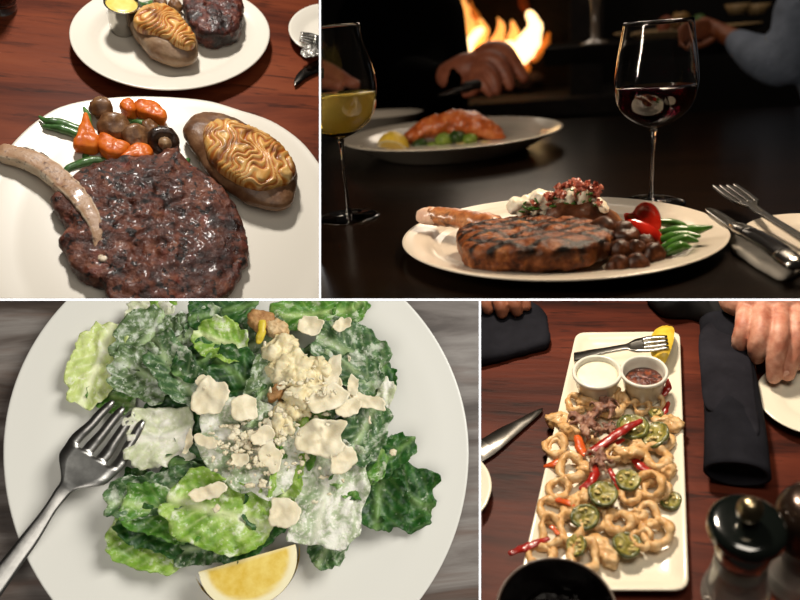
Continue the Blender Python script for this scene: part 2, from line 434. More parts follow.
# --- stuffed potatoes
SKIN = mat('potato skin', [(.25, '#40230f'), (.45, '#6d4a30'), (.6, '#8d6a4c'), (.78, '#ab8d6e')], 24, 6, rough=.38, bump=.3, bsize=5, coat=.2, spots=(('#2a150c', 30, .55, .7, .7),))
SKIN2 = mat('pale potato skin', [(.25, '#5f4430'), (.45, '#8a6b50'), (.6, '#a08467'), (.78, '#b79d80')], 18, 6, rough=.4, bump=.3, bsize=5, coat=.2)
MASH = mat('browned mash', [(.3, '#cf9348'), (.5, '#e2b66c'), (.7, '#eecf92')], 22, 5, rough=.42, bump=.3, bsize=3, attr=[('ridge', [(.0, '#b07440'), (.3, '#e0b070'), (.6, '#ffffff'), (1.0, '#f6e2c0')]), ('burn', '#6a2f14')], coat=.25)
def piped(outline_px, h0, hh, ang, per, amp, seed, segs=150, rings=70):
    ol = PP(outline_px, h0); q = spline([Vector((p.x, p.y, 0)) for p in ol], 60); c = sum(q, Vector()) / 60
    V, Fc = dome(ol, h0 - 9, hh + 9, rings, segs, .72, 25)
    ca, sa = cos(ang), sin(ang); R = []; B = []; out = []
    for v in V:
        x, y = v.x - c.x, v.y - c.y; a, b = x * ca + y * sa, -x * sa + y * ca
        wv = a + per * 1.15 * sin(b / per * .62 + 3.6 * fbm((a, b, 0), 30, 2, seed)) + 9 * fbm((x, y, 0), 30, 2, seed)
        s = .5 + .5 * sin(wv / per * 2 * pi); s = s ** .7
        lift = min(max((v.z - h0 + 6) / 6, 0), 1)
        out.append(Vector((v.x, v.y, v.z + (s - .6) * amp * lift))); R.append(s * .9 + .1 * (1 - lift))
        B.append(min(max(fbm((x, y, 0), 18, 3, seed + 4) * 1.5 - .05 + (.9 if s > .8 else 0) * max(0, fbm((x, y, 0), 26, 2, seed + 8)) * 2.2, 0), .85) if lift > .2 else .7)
    return out, Fc, {'ridge': R, 'burn': B}
def stuffed_potato(skin_px, hs, Hs, mash_px, hm, Hm, ang, per, amp, seed, base, label, sk):
    t = thing('stuffed_potato', base, label, 'potato')
    g = dome(PP(skin_px, hs), base.z, Hs, 26, 90, .95, 62); g = rough_up(g, 1.8, 20, 4, seed); obj('potato_skin', g, sk, t)
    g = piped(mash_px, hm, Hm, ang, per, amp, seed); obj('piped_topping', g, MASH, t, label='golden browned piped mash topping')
    return t
skin1 = [(183, 137), (186, 128), (196, 121), (210, 119), (240, 130), (275, 150), (294, 172), (297, 190), (293, 205), (283, 213), (266, 214), (245, 207), (225, 194), (205, 175), (190, 155)]
mash1 = [(203, 138), (205, 128), (215, 121), (230, 121), (246, 126), (263, 133), (280, 145), (291, 158), (296, 171), (290, 181), (276, 186), (262, 189), (247, 186), (232, 178), (218, 168), (208, 155)]
stuffed_potato(skin1, 16, 29, mash1, 37, 11, radians(-32), 7.4, 2.6, 2.0, P(240, 170, 10.4), 'large twice-baked potato with browned piped mash beside the bone-in steak', SKIN)
skin2 = [(130, 28), (133, 20), (145, 18), (165, 24), (185, 34), (197, 44), (198, 57), (189, 64), (172, 64), (155, 58), (141, 46)]
mash2 = [(133, 21), (139, 10), (152, 5), (166, 6), (178, 14), (188, 26), (196, 38), (192, 46), (180, 46), (165, 39), (150, 33), (139, 28)]
stuffed_potato(skin2, 22, 29, mash2, 38, 9, radians(-55), 5.6, 2.2, 6.0, P(165, 42, 10), 'smaller twice-baked potato beside the silver sauce cup on the oval plate', SKIN2)
# --- filet on the far plate
t = thing('filet_steak', P(215, 20, 10), 'thick round charred filet steak on the oval plate behind', 'steak')
fo = [(186, 22), (183, 5), (192, -10), (215, -16), (235, -8), (242, 6), (242, 24), (236, 36), (222, 41), (204, 40), (193, 33)]
g = dome(PP(fo, 22), 10, 27, 30, 110, .42, 40); g = rough_up(g, 2.6, 12, 4, 5); g = rough_up(g, 1.2, 4, 3, 5)
obj('meat', g, mat('glossy seared filet', [(.25, '#120a08'), (.4, '#331510'), (.55, '#5e2c22'), (.7, '#8a5a4a')], 9, 7, rough=.45, bump=.8, bsize=3, spots=(('#15100e', 16, .5, .6, .9), ('#b98a6c', 3.5, .64, .72, .5)), coat=.08, rvar=(6, .25, .7)), t)
# --- silver cup of yellow sauce
t = thing('sauce_cup', P(124, 34, 9), 'small polished steel cup of yellow sauce', 'cup')
b0 = P(123, 30, 9); sc_ = C.s(b0)
obj('cup', lathe([(0, 0), (11, 0), (12, 1), (14, 20), (15.5, 33), (16.6, 34), (16.2, 35), (14.8, 34), (13, 20), (11, 3), (0, 2)], b0, 40, None, sc_, sc_), STEEL, t)
obj('sauce', lathe([(0, 30), (14.4 * sc_, 30.0), (14.2 * sc_, 31.4), (8, 31.9), (0, 32)], b0, 32), mat('yellow sauce', [(.3, '#e2c65a'), (.7, '#ecd97e')], 8, rough=.3), t)
# --- far plate bits
GREEN = mat('green bean', [(.3, '#2a4a20'), (.5, '#477038'), (.7, '#6f9658')], 12, 4, rough=.32, bump=.2, bsize=3, coat=.3)
def bean(pts, r, label, gp, m=None):
    n = len(pts); rr = [r * (.35 if i in (0,) else 1 if i < n - 1 else .6) for i in range(n)]
    g = tube([P(*q) for q in pts], rr, 12, 26, .9); return obj('green_bean', rough_up(g, .8, 7, 3), m or GREEN, None, label, 'green bean', gp)
MUSH = mat('glazed mushroom', [(.25, '#3a2212'), (.45, '#6b482c'), (.6, '#936b46'), (.8, '#b8966c')], 14, 5, rough=.38, bump=.3, bsize=4, coat=.15)
MUSHG = mat('mushroom stem', [(.3, '#6d4f36'), (.7, '#b89670')], 6, rough=.4, bump=.3)
def mushroom(at, r, axis, label, gp, hh=.8, m=None, stem=1.0, name='mushroom'):
    t = thing(name, at, label, 'mushroom', gp); ax = Vector(axis).normalized()
    g = lathe(smoothprof([(.3 * r, -.05 * r), (.75 * r, -.18 * r), (1.0 * r, .05 * r), (.97 * r, .3 * r), (.7 * r, hh * .85 * r), (.3 * r, hh * r), (0, hh * r * 1.02)], 18), at, 24, ax)
    obj('cap', rough_up(g, r * .14, r * .8, 3, at[0]), m or MUSH, t)
    if stem:
        g = tube([Vector(at) - ax * (.05 * r), Vector(at) - ax * (.55 * r * stem)], [.36 * r, .42 * r], 12, 6, None, 2); obj('stem', rough_up(g, r * .06, r * .5), MUSHG, t, label='pale mushroom stem')
    return t
gb = 'green beans on the bone-in steak plate'; gm = 'mushrooms on the bone-in steak plate'
bean([(40, 117, 16), (46, 121, 16), (56, 122, 16), (72, 127, 15), (92, 135, 14)], 4.4, 'green bean with a curled thin tail pointing at the plate edge', gb)
bean([(44, 126, 15), (56, 128, 15), (72, 132, 14), (92, 140, 14)], 4.4, 'green bean lying just below the curl-tailed bean', gb)
bean([(84, 108, 16), (86.5, 113, 17), (88, 122, 17), (90, 134, 14)], 3.4, 'green bean standing upright above the pointed carrot', gb)
bean([(98, 124, 10), (104, 132, 10), (112, 140, 9)], 4.2, 'short green bean between pointed carrot and smooth mushroom', gb)
bean([(126, 120, 12), (140, 123, 15), (155, 127, 15), (168, 131, 12)], 3.6, 'green bean running behind the sliced mushrooms', gb)
bean([(60, 174, 10), (74, 166, 11), (92, 161, 12), (112, 161, 11)], 4.2, 'green bean under the top edge of the steak', gb)
bean([(88, 150, 8), (86, 158, 9), (92, 164, 9)], 3.6, 'short green bean peeking from below the pointed carrot', gb)
bean([(176, 165, 11), (184, 163, 12), (188, 160, 12)], 4.4, 'green bean tip between steak and large potato', gb)
mushroom(P(101, 111, 17), 11.5, (.15, .25, 1), 'small upright brown mushroom at the back of the vegetables', gm, 1.15)
mushroom(P(114, 128, 17), 15, (.1, -.35, 1), 'big smooth round mushroom cap behind the carrots', gm, .85)
mushroom(P(136, 139, 17), 13.5, (.3, -.6, .8), 'wrinkled grey brown mushroom piece behind the curved carrot', gm, .6)
mushroom(P(164, 142, 18), 15.5, (-.1, .6, -.45), 'upturned dark mushroom showing its round pale stem', gm, .5, mat('dark mushroom', [(.3, '#1d120c'), (.5, '#3d2a1e'), (.7, '#6b4d38')], 10, 5, rough=.3, bump=.4, bsize=4, coat=.3))
mushroom(P(150, 128, 14), 9, (.5, .2, .8), 'small dark mushroom half hidden by the back carrots', gm, .7)
CARR = mat('roast carrot', [(.25, '#9c4010'), (.45, '#d0641c'), (.65, '#e27a2a'), (.8, '#ec9448')], 14, 4, rough=.36, bump=.12, bsize=4, coat=.05, spec=.25, sss=.1)
gc = 'roast carrot pieces on the bone-in steak plate'
for pts, h, hh, lb in (([(86, 117), (91, 127), (97, 137), (101, 143), (97, 152), (84, 152), (74, 149), (78, 136)], 15, 12, 'pointed orange carrot piece standing tip up'),
                       ([(99, 138), (108, 138), (118, 144), (129, 148), (131, 152), (120, 159), (108, 158), (99, 151)], 16, 12, 'orange carrot piece in the middle of the front three'),
                       ([(122, 161), (128, 153), (139, 147), (150, 150), (154, 155), (148, 162), (136, 162)], 15, 11, 'curved orange carrot piece touching the steak top'),
                       ([(133, 108), (145, 104), (158, 109), (166, 118), (165, 125), (152, 122), (138, 117)], 14, 12, 'large orange carrot wedge at the back of the vegetables'),
                       ([(120, 110), (127, 105), (134, 108), (136, 117), (126, 118)], 13, 12, 'pale orange carrot end beside the back wedge')):
    g = dome(PP(pts, h), 10.4, hh + 2, 18, 56, .42, 40); obj('carrot_piece', rough_up(g, 1.3, 10, 3, h), CARR, None, lb, 'carrot', gc)
gp2 = 'vegetables at the back of the oval plate'
mushroom(P(160, 4, 16), 8, (0, -.3, 1), 'brown mushroom behind the smaller potato at the photo top', gp2)
mushroom(P(175, 6, 16), 8, (.3, -.3, 1), 'brown mushroom beside the filet at the photo top', gp2)
bean([(138, 2, 12), (146, 5, 14), (156, 0, 14)], 4, 'dark green bean beside the yellow sauce at the photo top', gp2)
# --- cutlery and glass
g = fork_geo(P(350, 46, 22), P(300, 36, 19), (0, 0, 1), 0, [(0, 3), (.5, 3.2), (.66, 8), (.8, 9.5), (1, 8)], .3)
obj('fork', g, STEEL, None, 'steel fork with spread tines lying on the small side plate', 'fork')
V, Fc = sheet(PP([(301, 53), (305, 47), (315, 45), (330, 48), (332, 60), (316, 58), (307, 60)], 14), lambda x, y, s: 16 + 5 * fbm((x, y, 0), 7, 4, 3), 12, 40, 1, 2, 5)[:2]
obj('crumpled_wrapper', (V, Fc), mat('crumpled foil', [(.3, '#8f8a84'), (.7, '#e6e2dc')], 4, rough=.2, metal=.6, bump=.8), None, 'crumpled silver wrapper on the rim of the side plate', 'wrapper', smooth=False)
t = thing('table_knife', P(306, 76, 1), 'dark table knife with rounded blade below the side plate', 'knife')
obj('blade', slab(PP([(294, 84), (295, 78), (300, 71), (310, 64), (322, 58), (345, 46), (349, 54), (325, 69), (308, 77), (296, 86)], 3), 2.5, 1.4, .5), mat('dark blade', '#55514c', rough=.25, metal=1.0), t)
obj('handle', tube([P(345, 50, 4), P(380, 32, 4)], [5, 6], 12, 8, .6), STEEL, t)
b0 = P(2, 8, 0)
t = thing('water_glass', b0, 'clear glass tumbler base at the corner behind the plates', 'glass')
obj('glass', lathe([(0, 0), (13, 0), (14.5, 2), (15, 12), (17, 70), (15.5, 70), (13.5, 14), (12, 9), (0, 8)], b0, 40), mat('clear glass', '#ffffff', rough=.02, trans=1.0, ior=1.45), t)
obj('drink', lathe([(0, 9.5), (12, 10), (13.2, 16), (14, 40), (0, 40)], b0, 32), mat('brown drink', '#5a2a14', rough=.05, trans=.7), t)
# --- light from beyond the far plate
c0 = P(160, 170)
light('pendant_lamp', 'AREA', (-60, 560, 700), (0, 0, 0), 8.2, .09, (1, .945, .87))
light('room_fill', 'AREA', (100, -300, 800), (0, 0, 0), 2.0, .8, (1, .92, .82))
# =================================================================== dark dinner table with wine (upper right)
use(TR)
BLACKW = mat('black stained wood', [(.3, '#080402'), (.7, '#120904')], 60, 5, rough=.24, stretch=(.2, 1, 1), bump=.05, bsize=6, spec=.12)
far = P(560, 119).y
tabletop(BLACKW, [Vector((-900, far, 0)), Vector((900, far, 0)), Vector((900, P(560, 330).y, 0)), Vector((-900, P(560, 330).y, 0))], 'dark polished wooden dinner table under the wine glasses')
PLT = mat('cream porcelain', '#cdc3b4', rough=.18, spec=.5, coat=.3)
pc = P(567, 237, 12)
def circ(c, a, b, n=36, rot=0.0): return [(c.x + a * cos(2 * pi * i / n + rot), c.y + b * sin(2 * pi * i / n + rot)) for i in range(n)]
def dish_at(c, a, b, H, rim, floor, foot, name, label, m=PLT, cat='plate', th=3, segs=128, well=8):
    g = inset_loft([Vector((x, y, 0)) for x, y in circ(c, a, b)], [], segs) if 0 else dish([Vector((x, y, 0)) for x, y in circ(c, a, b)], H, rim, floor, foot, th, segs, well)
    return obj(name, g, m, None, label, cat)
l0 = P(401, 240, 12); r0 = P(734, 236, 12); f0 = P(567, 286, 8); b_ = P(640, 195, 12)
cc = Vector(((l0.x + r0.x) / 2, (f0.y + b_.y) / 2, 0)); A_ = (r0.x - l0.x) / 2; B_ = (b_.y - f0.y) / 2
dish_at(cc, A_, B_, 13, 26, 5, .62, 'dinner_plate', 'white plate carrying the grilled bone-in steak between the wine glasses')
# --- grilled steak
t = thing('grilled_steak', (cc.x - 10, cc.y - 30, 5.5), 'thick grilled bone-in steak with crosshatched char marks', 'steak')
GRILL = mat('grilled crust', [(.25, '#2b1308'), (.42, '#592c15'), (.58, '#824a25'), (.75, '#b07a48')], 10, 8, rough=.38, bump=.7, bsize=4.5, dist=.4, attr=[('char', '#070403')], spots=(('#1b0c07', 7, .6, .68, .8), ('#c79a63', 4, .66, .72, .4)), coat=.0, spec=.28)
la, ra = P(455, 243, 19), P(615, 252, 19); fa = P(530, 277, 6); ba = P(540, 212, 33)
sx = (ra.x - la.x) / 2; sy = (ba.y - fa.y) / 2; sc0 = Vector(((la.x + ra.x) / 2, (ba.y + fa.y) / 2, 0))
out = []
for i in range(40):
    a = 2 * pi * i / 40; r = 1 + .035 * sin(3 * a + 1) + .03 * sin(5 * a)
    out.append((sc0.x + sx * r * math.copysign(abs(cos(a)) ** .85, cos(a)), sc0.y + sy * r * math.copysign(abs(sin(a)) ** .9, sin(a))))
g = dome(out, 8, 25, 60, 200, .42, 40, lambda x, y, s: 2.5 * fbm((x, y, 0), 40, 3, 4) * (1 - s ** 4))
g = rough_up(g, 1.8, 14, 5, 2.0); g = rough_up(g, .7, 4, 3, 6.0)
char = []
for v in g[0]:
    k_ = 0
    for ang, per in ((radians(38), 17.5), (radians(-24), 23)):
        d = v.x * sin(ang) - v.y * cos(ang) + 2.0 * fbm(v, 22, 2, 5)
        q = abs(((d / per) % 1) - .5) * per
        k_ = max(k_, 1 - max(0, q - 1.7) / 2.2)
    k_ *= 1 if v.z > 26 else max(0, (v.z - 17) / 9); k_ = min(max(k_, 0), 1) * (1 + .3 * fbm(v, 9, 2, 1))
    char.append(min(max(k_, 0), 1))
obj('meat', (g[0], g[1], {'char': char}), GRILL, t)
g = tube([P(431, 216, 24), P(442, 217, 24), P(458, 219, 23), P(474, 222, 22), P(492, 226, 20)], [10.5, 10, 10, 12, 12], 18, 40, .95, 5)
obj('bone', rough_up(g, 2.2, 12, 4, 1.5), mat('roasted rib bone', [(.3, '#5a2c17'), (.5, '#a5663c'), (.7, '#c8905f')], 14, 5, rough=.3, bump=.3, bsize=4, coat=.4, spots=(('#3a1a0d', 14, .55, .66, .8),)), t)
g = tube([P(424, 216, 24), P(432, 216, 24.5)], [8.5, 9.8], 18, 8, .95, 4); obj('bone_end', rough_up(g, 1, 6), mat('pale bone', [(.3, '#d1a58c'), (.7, '#ecd2bd')], 8, rough=.3, coat=.3), t, label='pale cut end of the bone')
# --- loaded potato
pt = P(568, 244, 5.5); pt.y = P(568, 222, 20).y
t = thing('loaded_potato', pt, 'loaded baked potato heaped with sour cream behind the grilled steak', 'potato')
s_ = C.s(pt)
def lp(u, v): return C.pd(u, v, -((C.Mc @ (pt * C.k)).z) / C.k)
pcn = lp(570, 223)
g = blob([tube([lp(528, 228), lp(552, 222), lp(580, 221), lp(607, 229)], [16, 26, 27, 17], 20, 24)], 2, 6)
g = rough_up(g, 2.2, 16, 4, 2, flat=False); zc = [Vector((v.x, v.y, max(v.z, 6))) for v in g[0]]
obj('potato_skin', (zc, g[1]), mat('dark roast skin', [(.3, '#2e160b'), (.5, '#5c331b'), (.7, '#8a5c38')], 18, 5, rough=.45, bump=.35, bsize=5, coat=.05, spec=.3), t)
CREAM = mat('sour cream', [(.3, '#d8ceb4'), (.7, '#efe8d6')], 10, rough=.35, bump=.15, sss=.1)
g = blob([ball(lp(u, v) - Vector((0, 15 * s_, 0)), r * s_, 8) for u, v, r in ((517, 202, 9), (527, 200, 9), (540, 196, 11), (553, 199, 11), (566, 195, 12), (580, 194, 11), (592, 200, 9), (545, 206, 9), (558, 209, 8), (574, 205, 9), (600, 206, 8), (522, 208, 7), (535, 205, 9))], 1.6, 4)
scr = obj('sour_cream', rough_up(g, 2.5, 9, 4, 3, flat=False), CREAM, t, label='lumpy white sour cream')
rnd = random.Random(3); bits = []
BAC = mat('bacon bits', [(.3, '#7a2f20'), (.5, '#a8503a'), (.7, '#cf8a6c')], 5, rough=.4, bump=.4, coat=.2)
CHV = mat('chives', '#3f6a22', rough=.4)
for i in range(46):
    u = rnd.uniform(530, 600); top = 193 - 12 * max(0, 1 - abs(u - 574) / 44); v = top + rnd.uniform(-4, 12)
    if i < 12: u = rnd.uniform(560, 600); v = rnd.uniform(178, 190)
    c = lp(u, v) + Vector((0, -s_ * 24 + rnd.uniform(-2, 4), 0)); r = rnd.uniform(2.2, 4.2) * s_
    g = ball(c, r, 4, (rnd.uniform(.7, 1.6), rnd.uniform(.7, 1.2), rnd.uniform(.6, 1.1))); obj('bacon_bit', rough_up(g, 2.4, 3, 3, i, flat=False), BAC, scr, smooth=False)
g = blob([ball(lp(u, v), r * s_, 8) for u, v, r in ((566, 185, 4), (577, 183, 5), (588, 186, 4))], 1.6, 3)
obj('bacon_heap', rough_up(g, 3, 5, 4, 7, flat=False), BAC, scr)
for i in range(22):
    u = rnd.uniform(516, 596); v = 200 - 10 * max(0, 1 - abs(u - 574) / 44) + rnd.uniform(-6, 8)
    c = lp(u, v) + Vector((0, -s_ * 25, 0)); d = Vector((rnd.uniform(-1, 1), rnd.uniform(-.3, .3), rnd.uniform(-.5, .5))).normalized() * 2.6 * s_
    obj('chive', tube([c - d, c, c + d], [.9 * s_, 1.1 * s_, .9 * s_], 8, None, None, 2), CHV, scr)
# --- mushrooms, peppers, beans
gm = 'glazed mushrooms beside the grilled steak'
MUSHD = mat('dark glazed mushroom', [(.25, '#120804'), (.45, '#2f180c'), (.62, '#5a321c'), (.8, '#87593a')], 12, 5, rough=.38, bump=.15, bsize=5, spec=.22)
def atd(u, v, y):                             # the point seen at (u, v) in the upright plane at local y
    a, b = P(u, v, 0), P(u, v, 40); q = (y - a.y) / (b.y - a.y); return a.lerp(b, q)
fy = f0.y
for (u, v, y, r, ax, lb) in ((603, 228, 92, 14, (-.2, -.7, .7), 'largest dark glossy mushroom cap beside the potato'), (624, 233, 88, 14, (.3, -.5, .8), 'plump brown mushroom right of the largest dark cap'),
                             (601, 247, 62, 9, (-.3, -.7, .6), 'small mushroom tucked against the steak edge'), (620, 247, 62, 9, (.1, -.8, .6), 'small round mushroom in the middle of the cluster'),
                             (636, 247, 66, 9, (.2, -.8, .7), 'small round mushroom under the red pepper'), (652, 252, 66, 11, (.5, -.6, .6), 'mushroom at the outer end of the cluster by the pepper'),
                             (637, 262, 44, 10, (.1, -.8, .5), 'front mushroom lying nearest the plate rim'), (618, 263, 42, 9, (-.3, -.8, .5), 'dark mushroom in front beside the steak corner'), (645, 240, 84, 8, (.2, -.4, .8), 'little mushroom between the cluster and the red pepper')):
    mushroom(atd(u, v, fy + y) - Vector((0, 0, r * .3)), r, ax, lb, gm, .85, MUSHD, .6)
RED = mat('roast red pepper', [(.3, '#8e120a'), (.55, '#c22414'), (.8, '#d9452a')], 20, 3, rough=.16, coat=.6, spec=.6)
t = thing('red_pepper', atd(645, 250, fy + 110), 'glossy roasted red pepper piece with an arched top', 'pepper')
y0 = fy + 112
g = sheet([Vector((p.x, p.z, 0)) for p in [atd(u, v, y0) for u, v in ((624, 214), (632, 213), (637, 206), (645, 202), (654, 205), (660, 214), (661, 228), (655, 236), (640, 236), (628, 228))]], lambda x, y, s: -7 * (1 - s ** 3), 12, 50, 2.5)
obj('pepper_flesh', ([Vector((v.x, y0 - v.z, v.y)) for v in g[0]], g[1]), RED, t)
t = thing('red_pepper', atd(655, 250, fy + 90), 'long roasted red pepper strip sloping down beside the mushrooms', 'pepper')
y0 = fy + 92
g = sheet([Vector((p.x, p.z, 0)) for p in [atd(u, v, y0) for u, v in ((628, 220), (640, 221), (656, 228), (664, 238), (671, 250), (671, 258), (664, 260), (654, 250), (640, 238), (630, 230))]], lambda x, y, s: 9 * (1 - s * s), 10, 50, 2.5)
obj('pepper_flesh', ([Vector((v.x, y0 - v.z, v.y)) for v in g[0]], g[1]), RED, t)
GRB = mat('bright green bean', [(.3, '#22440e'), (.55, '#3b6a1a'), (.75, '#619132')], 14, 3, rough=.3, coat=.3)
gb = 'green beans on the grilled steak plate'
def bean2(pts, r, label):
    n = len(pts); g = tube([atd(u, v, fy + y) for u, v, y in pts], [r * .6] + [r] * (n - 2) + [r * .3], 12, 26, .95); obj('green_bean', g, GRB, None, label, 'green bean', gb)
bean2([(658, 222, 128), (672, 224, 132), (684, 228, 132), (692, 233, 128)], 5, 'green bean at the back of the bean pile')
bean2([(660, 233, 104), (676, 231, 104), (690, 231, 104), (711, 227, 100)], 5.5, 'longest green bean pointing out over the plate rim')
bean2([(660, 240, 90), (674, 237, 92), (688, 236, 92), (699, 236, 88)], 5.5, 'green bean below the longest bean')
bean2([(662, 248, 78), (674, 243, 80), (686, 239, 82), (697, 241, 78)], 5, 'green bean second from the front of the pile')
bean2([(664, 254, 68), (674, 249, 70), (682, 246, 72), (690, 247, 70)], 5, 'short green bean at the front of the pile')
# --- wine glasses
GL = mat('wine glass', '#ffffff', rough=.0, trans=1.0, ior=1.42)
def wine_glass(foot, H, rb, rr, lvl, label, wm, wlabel):
    """H total height, rb widest bowl radius, rr rim radius, lvl wine level (fraction of the bowl)."""
    s = C.s(foot); t = thing('wine_glass', foot, label, 'wine glass')
    st0 = H * .43                                  # bowl bottom
    bo = smoothprof([(3.0, st0), (rb * .5, st0 + (H - st0) * .07), (rb * .86, st0 + (H - st0) * .2), (rb, st0 + (H - st0) * .4), (rb * .96, st0 + (H - st0) * .62), (rr * 1.06, st0 + (H - st0) * .86), (rr, H)], 36)
    bi = [(max(r - 1.0, 0), z + (1.4 if i < 5 else 0)) for i, (r, z) in enumerate(bo)]
    bowl = [(.1, st0 - 1.5), (2.4, st0 - 1)] + bo + [(rr - .5, H + .6)] + bi[::-1] + [(.1, st0 + 1.6)]
    obj('bowl', lathe(bowl, foot, 64), GL, t)
    obj('stem', lathe(smoothprof([(7, 3.2), (3.6, 8), (2.4, 22), (2.1, st0 * .6), (2.6, st0 * .85), (4.2, st0 - 1.2)], 30), foot, 24), GL, t)
    obj('foot', lathe(smoothprof([(.2, 0), (34, 0), (36, .8), (34, 1.9), (18, 2.9), (7, 4.0), (.2, 4.5)], 40), foot, 64), GL, t)
    zl = st0 + (H - st0) * lvl; pr = [(max(r - .35, 0), z) for r, z in bi if z < zl]
    pr = [(.1, st0 + 1.3)] + pr; pr += [(pr[-1][0], zl), (.1, zl)]
    obj('wine', lathe(pr, foot, 64), wm, t, label=wlabel); return t
WW = mat('white wine', '#e8cf6a', rough=.0, trans=.62, ior=1.33)
RW = mat('red wine', '#26020a', rough=.0, trans=.6, ior=1.33)
b0 = P(349, 217, 0); s0 = C.s(b0); zt = atd(347, 24, b0.y).z
wine_glass(b0, zt, 39 * s0, 28.5 * s0, .41, 'wine glass of pale white wine cut off at the left edge', WW, 'pale yellow white wine')
b0 = P(651, 203, 0); s0 = C.s(b0); zt = atd(652, 21, b0.y).z
wine_glass(b0, zt, 38 * s0, 31 * s0, .40, 'wine glass of dark red wine behind the steak plate', RW, 'dark red wine')
# --- salmon plate
l1, r1 = P(351, 136, 32), P(563, 136, 32); f1 = P(457, 157, 30); b1 = P(457, 116, 32)
c1 = Vector(((l1.x + r1.x) / 2, (f1.y + b1.y) / 2, 0)); a1 = (r1.x - l1.x) / 2; bb1 = (b1.y - f1.y) / 2; s1 = C.s(c1)
dish_at(c1, a1, min(bb1, a1 * 1.05), 34, 34, 16, .66, 'dinner_plate', 'deep white plate of salmon behind the white wine glass', well=14)
def ad1(u, v, dy=0): return atd(u, v, c1.y + dy)
t = thing('salmon_fillet', ad1(455, 140), 'orange glazed salmon fillet resting on green vegetables', 'salmon')
g = blob([tube([ad1(u, v, d) for u, v, d in ((410, 137, -5), (430, 128, 5), (455, 124, 10), (480, 127, 10), (498, 137, 5))], [12, 20, 24, 23, 15], 18, 26)], 2.5, 6)
g = rough_up(g, 4, 18, 4, 3, flat=False); obj('fish', ([Vector((v.x, v.y, max(v.z, 17))) for v in g[0]], g[1]), mat('glazed salmon', [(.3, '#8a3712'), (.5, '#c4622a'), (.7, '#e08d55')], 18, 5, rough=.3, bump=.4, bsize=7, coat=.3), t)
gv = 'chopped vegetables under the salmon'
VG = [mat('sprout green', [(.3, '#4a6a18'), (.7, '#9db04a')], 12, rough=.4), mat('pale squash', [(.3, '#b59a55'), (.7, '#e0cf94')], 12, rough=.4), mat('red onion', [(.3, '#4a120c'), (.7, '#8a2c1c')], 12, rough=.4), mat('dark zucchini', [(.3, '#1e3310'), (.7, '#3d5a1e')], 12, rough=.4)]
for u, v, r, k_, lb in ((420, 145, 9, 3, 'dark green vegetable chunk next to the lemon'), (432, 148, 9, 0, 'green sprout half second from the lemon'), (444, 140, 10, 0, 'brightest green sprout half in the middle under the salmon'), (450, 150, 8, 2, 'dark red vegetable chunk at the front'), (462, 147, 9, 1, 'pale squash chunk at the front'), (474, 149, 8, 2, 'dark red onion chunk beside the end squash'), (485, 147, 9, 1, 'pale squash chunk at the outer end'), (457, 137, 9, 3, 'dark zucchini chunk directly under the salmon'), (470, 139, 8, 0, 'yellow green chunk under the salmon tail')):
    g = ball(ad1(u, v, -32 + r), r * s1 * .85, 10, (1.1, 1, .8)); obj('vegetable_chunk', rough_up(g, 2.4, 9, 3, u, flat=False), VG[k_], None, lb, 'vegetable', gv)
LEM = mat('lemon peel', [(.3, '#d0a62a'), (.7, '#e8c848')], 6, rough=.4, bump=.2, bsize=2)
LEMF = mat('lemon flesh', [(.3, '#d9b23c'), (.7, '#ecd274')], 10, rough=.3, coat=.3, attr=[('pith', '#f1e6bd')])
def lemon_wedge(a, b, R, d1, span, label, name='lemon_wedge'):
    """Wedge between tips a and b; d1 points along the visible cut face, span is the wedge angle in radians about the axis."""
    a, b = Vector(a), Vector(b); ax = (b - a); L = ax.length; ax.normalize(); c = (a + b) / 2; d1 = Vector(d1); d1 = (d1 - ax * d1.dot(ax)).normalized(); d2 = ax.cross(d1)
    t = thing(name, Vector((c.x, c.y, min(a.z, b.z))), label, 'lemon'); n, m = 28, 12
    V = []
    for j in range(m + 1):
        an = span * j / m; d = d1 * cos(an) + d2 * sin(an)
        for i in range(n + 1):
            q = -cos(pi * i / n); r = sqrt(max(1 - q * q, 0)) ** .9; V.append(c + ax * (q * L / 2 * (1 + .06 * abs(q) ** 8)) + d * (R * r))
    Fc = []
    for j in range(m):
        for i in range(n): k0 = j * (n + 1) + i; Fc.append((k0, k0 + 1, k0 + n + 2, k0 + n + 1))
    obj('peel', rough_up((V, Fc), .5, 3, 3, flat=False), LEM, t)
    V = []; Fc = []; A = []
    for an in (0.0, span):
        d = d1 * cos(an) + d2 * sin(an); o0 = len(V); nm = d2 * (-1 if an == 0 else 1)
        for k_ in range(11):
            f = k_ / 10
            for i in range(n + 1):
                q = -cos(pi * i / n); r = sqrt(max(1 - q * q, 0)) ** .9
                V.append(c + ax * (q * L / 2 * .99) + d * (R * r * f * .995) + nm * (.5 * sin(f * pi) * fbm((q * 9, f * 3, 0), 1, 2)))
                rr = sqrt(q * q + f * f * (1 - q * q)); A.append(min(1, max(0, (max(rr, .02) - .80) / .08)) if f > .04 else .6)
        for k_ in range(10):
            for i in range(n): z = o0 + k_ * (n + 1) + i; Fc.append((z, z + 1, z + n + 2, z + n + 1))
    obj('flesh', (V, Fc, {'pith': A}), LEMF, t); return t
lemon_wedge(ad1(378, 147, -45), ad1(408, 151, -45), 17 * s1, (0, .4, 1), radians(75), 'lemon wedge at the edge of the salmon plate')
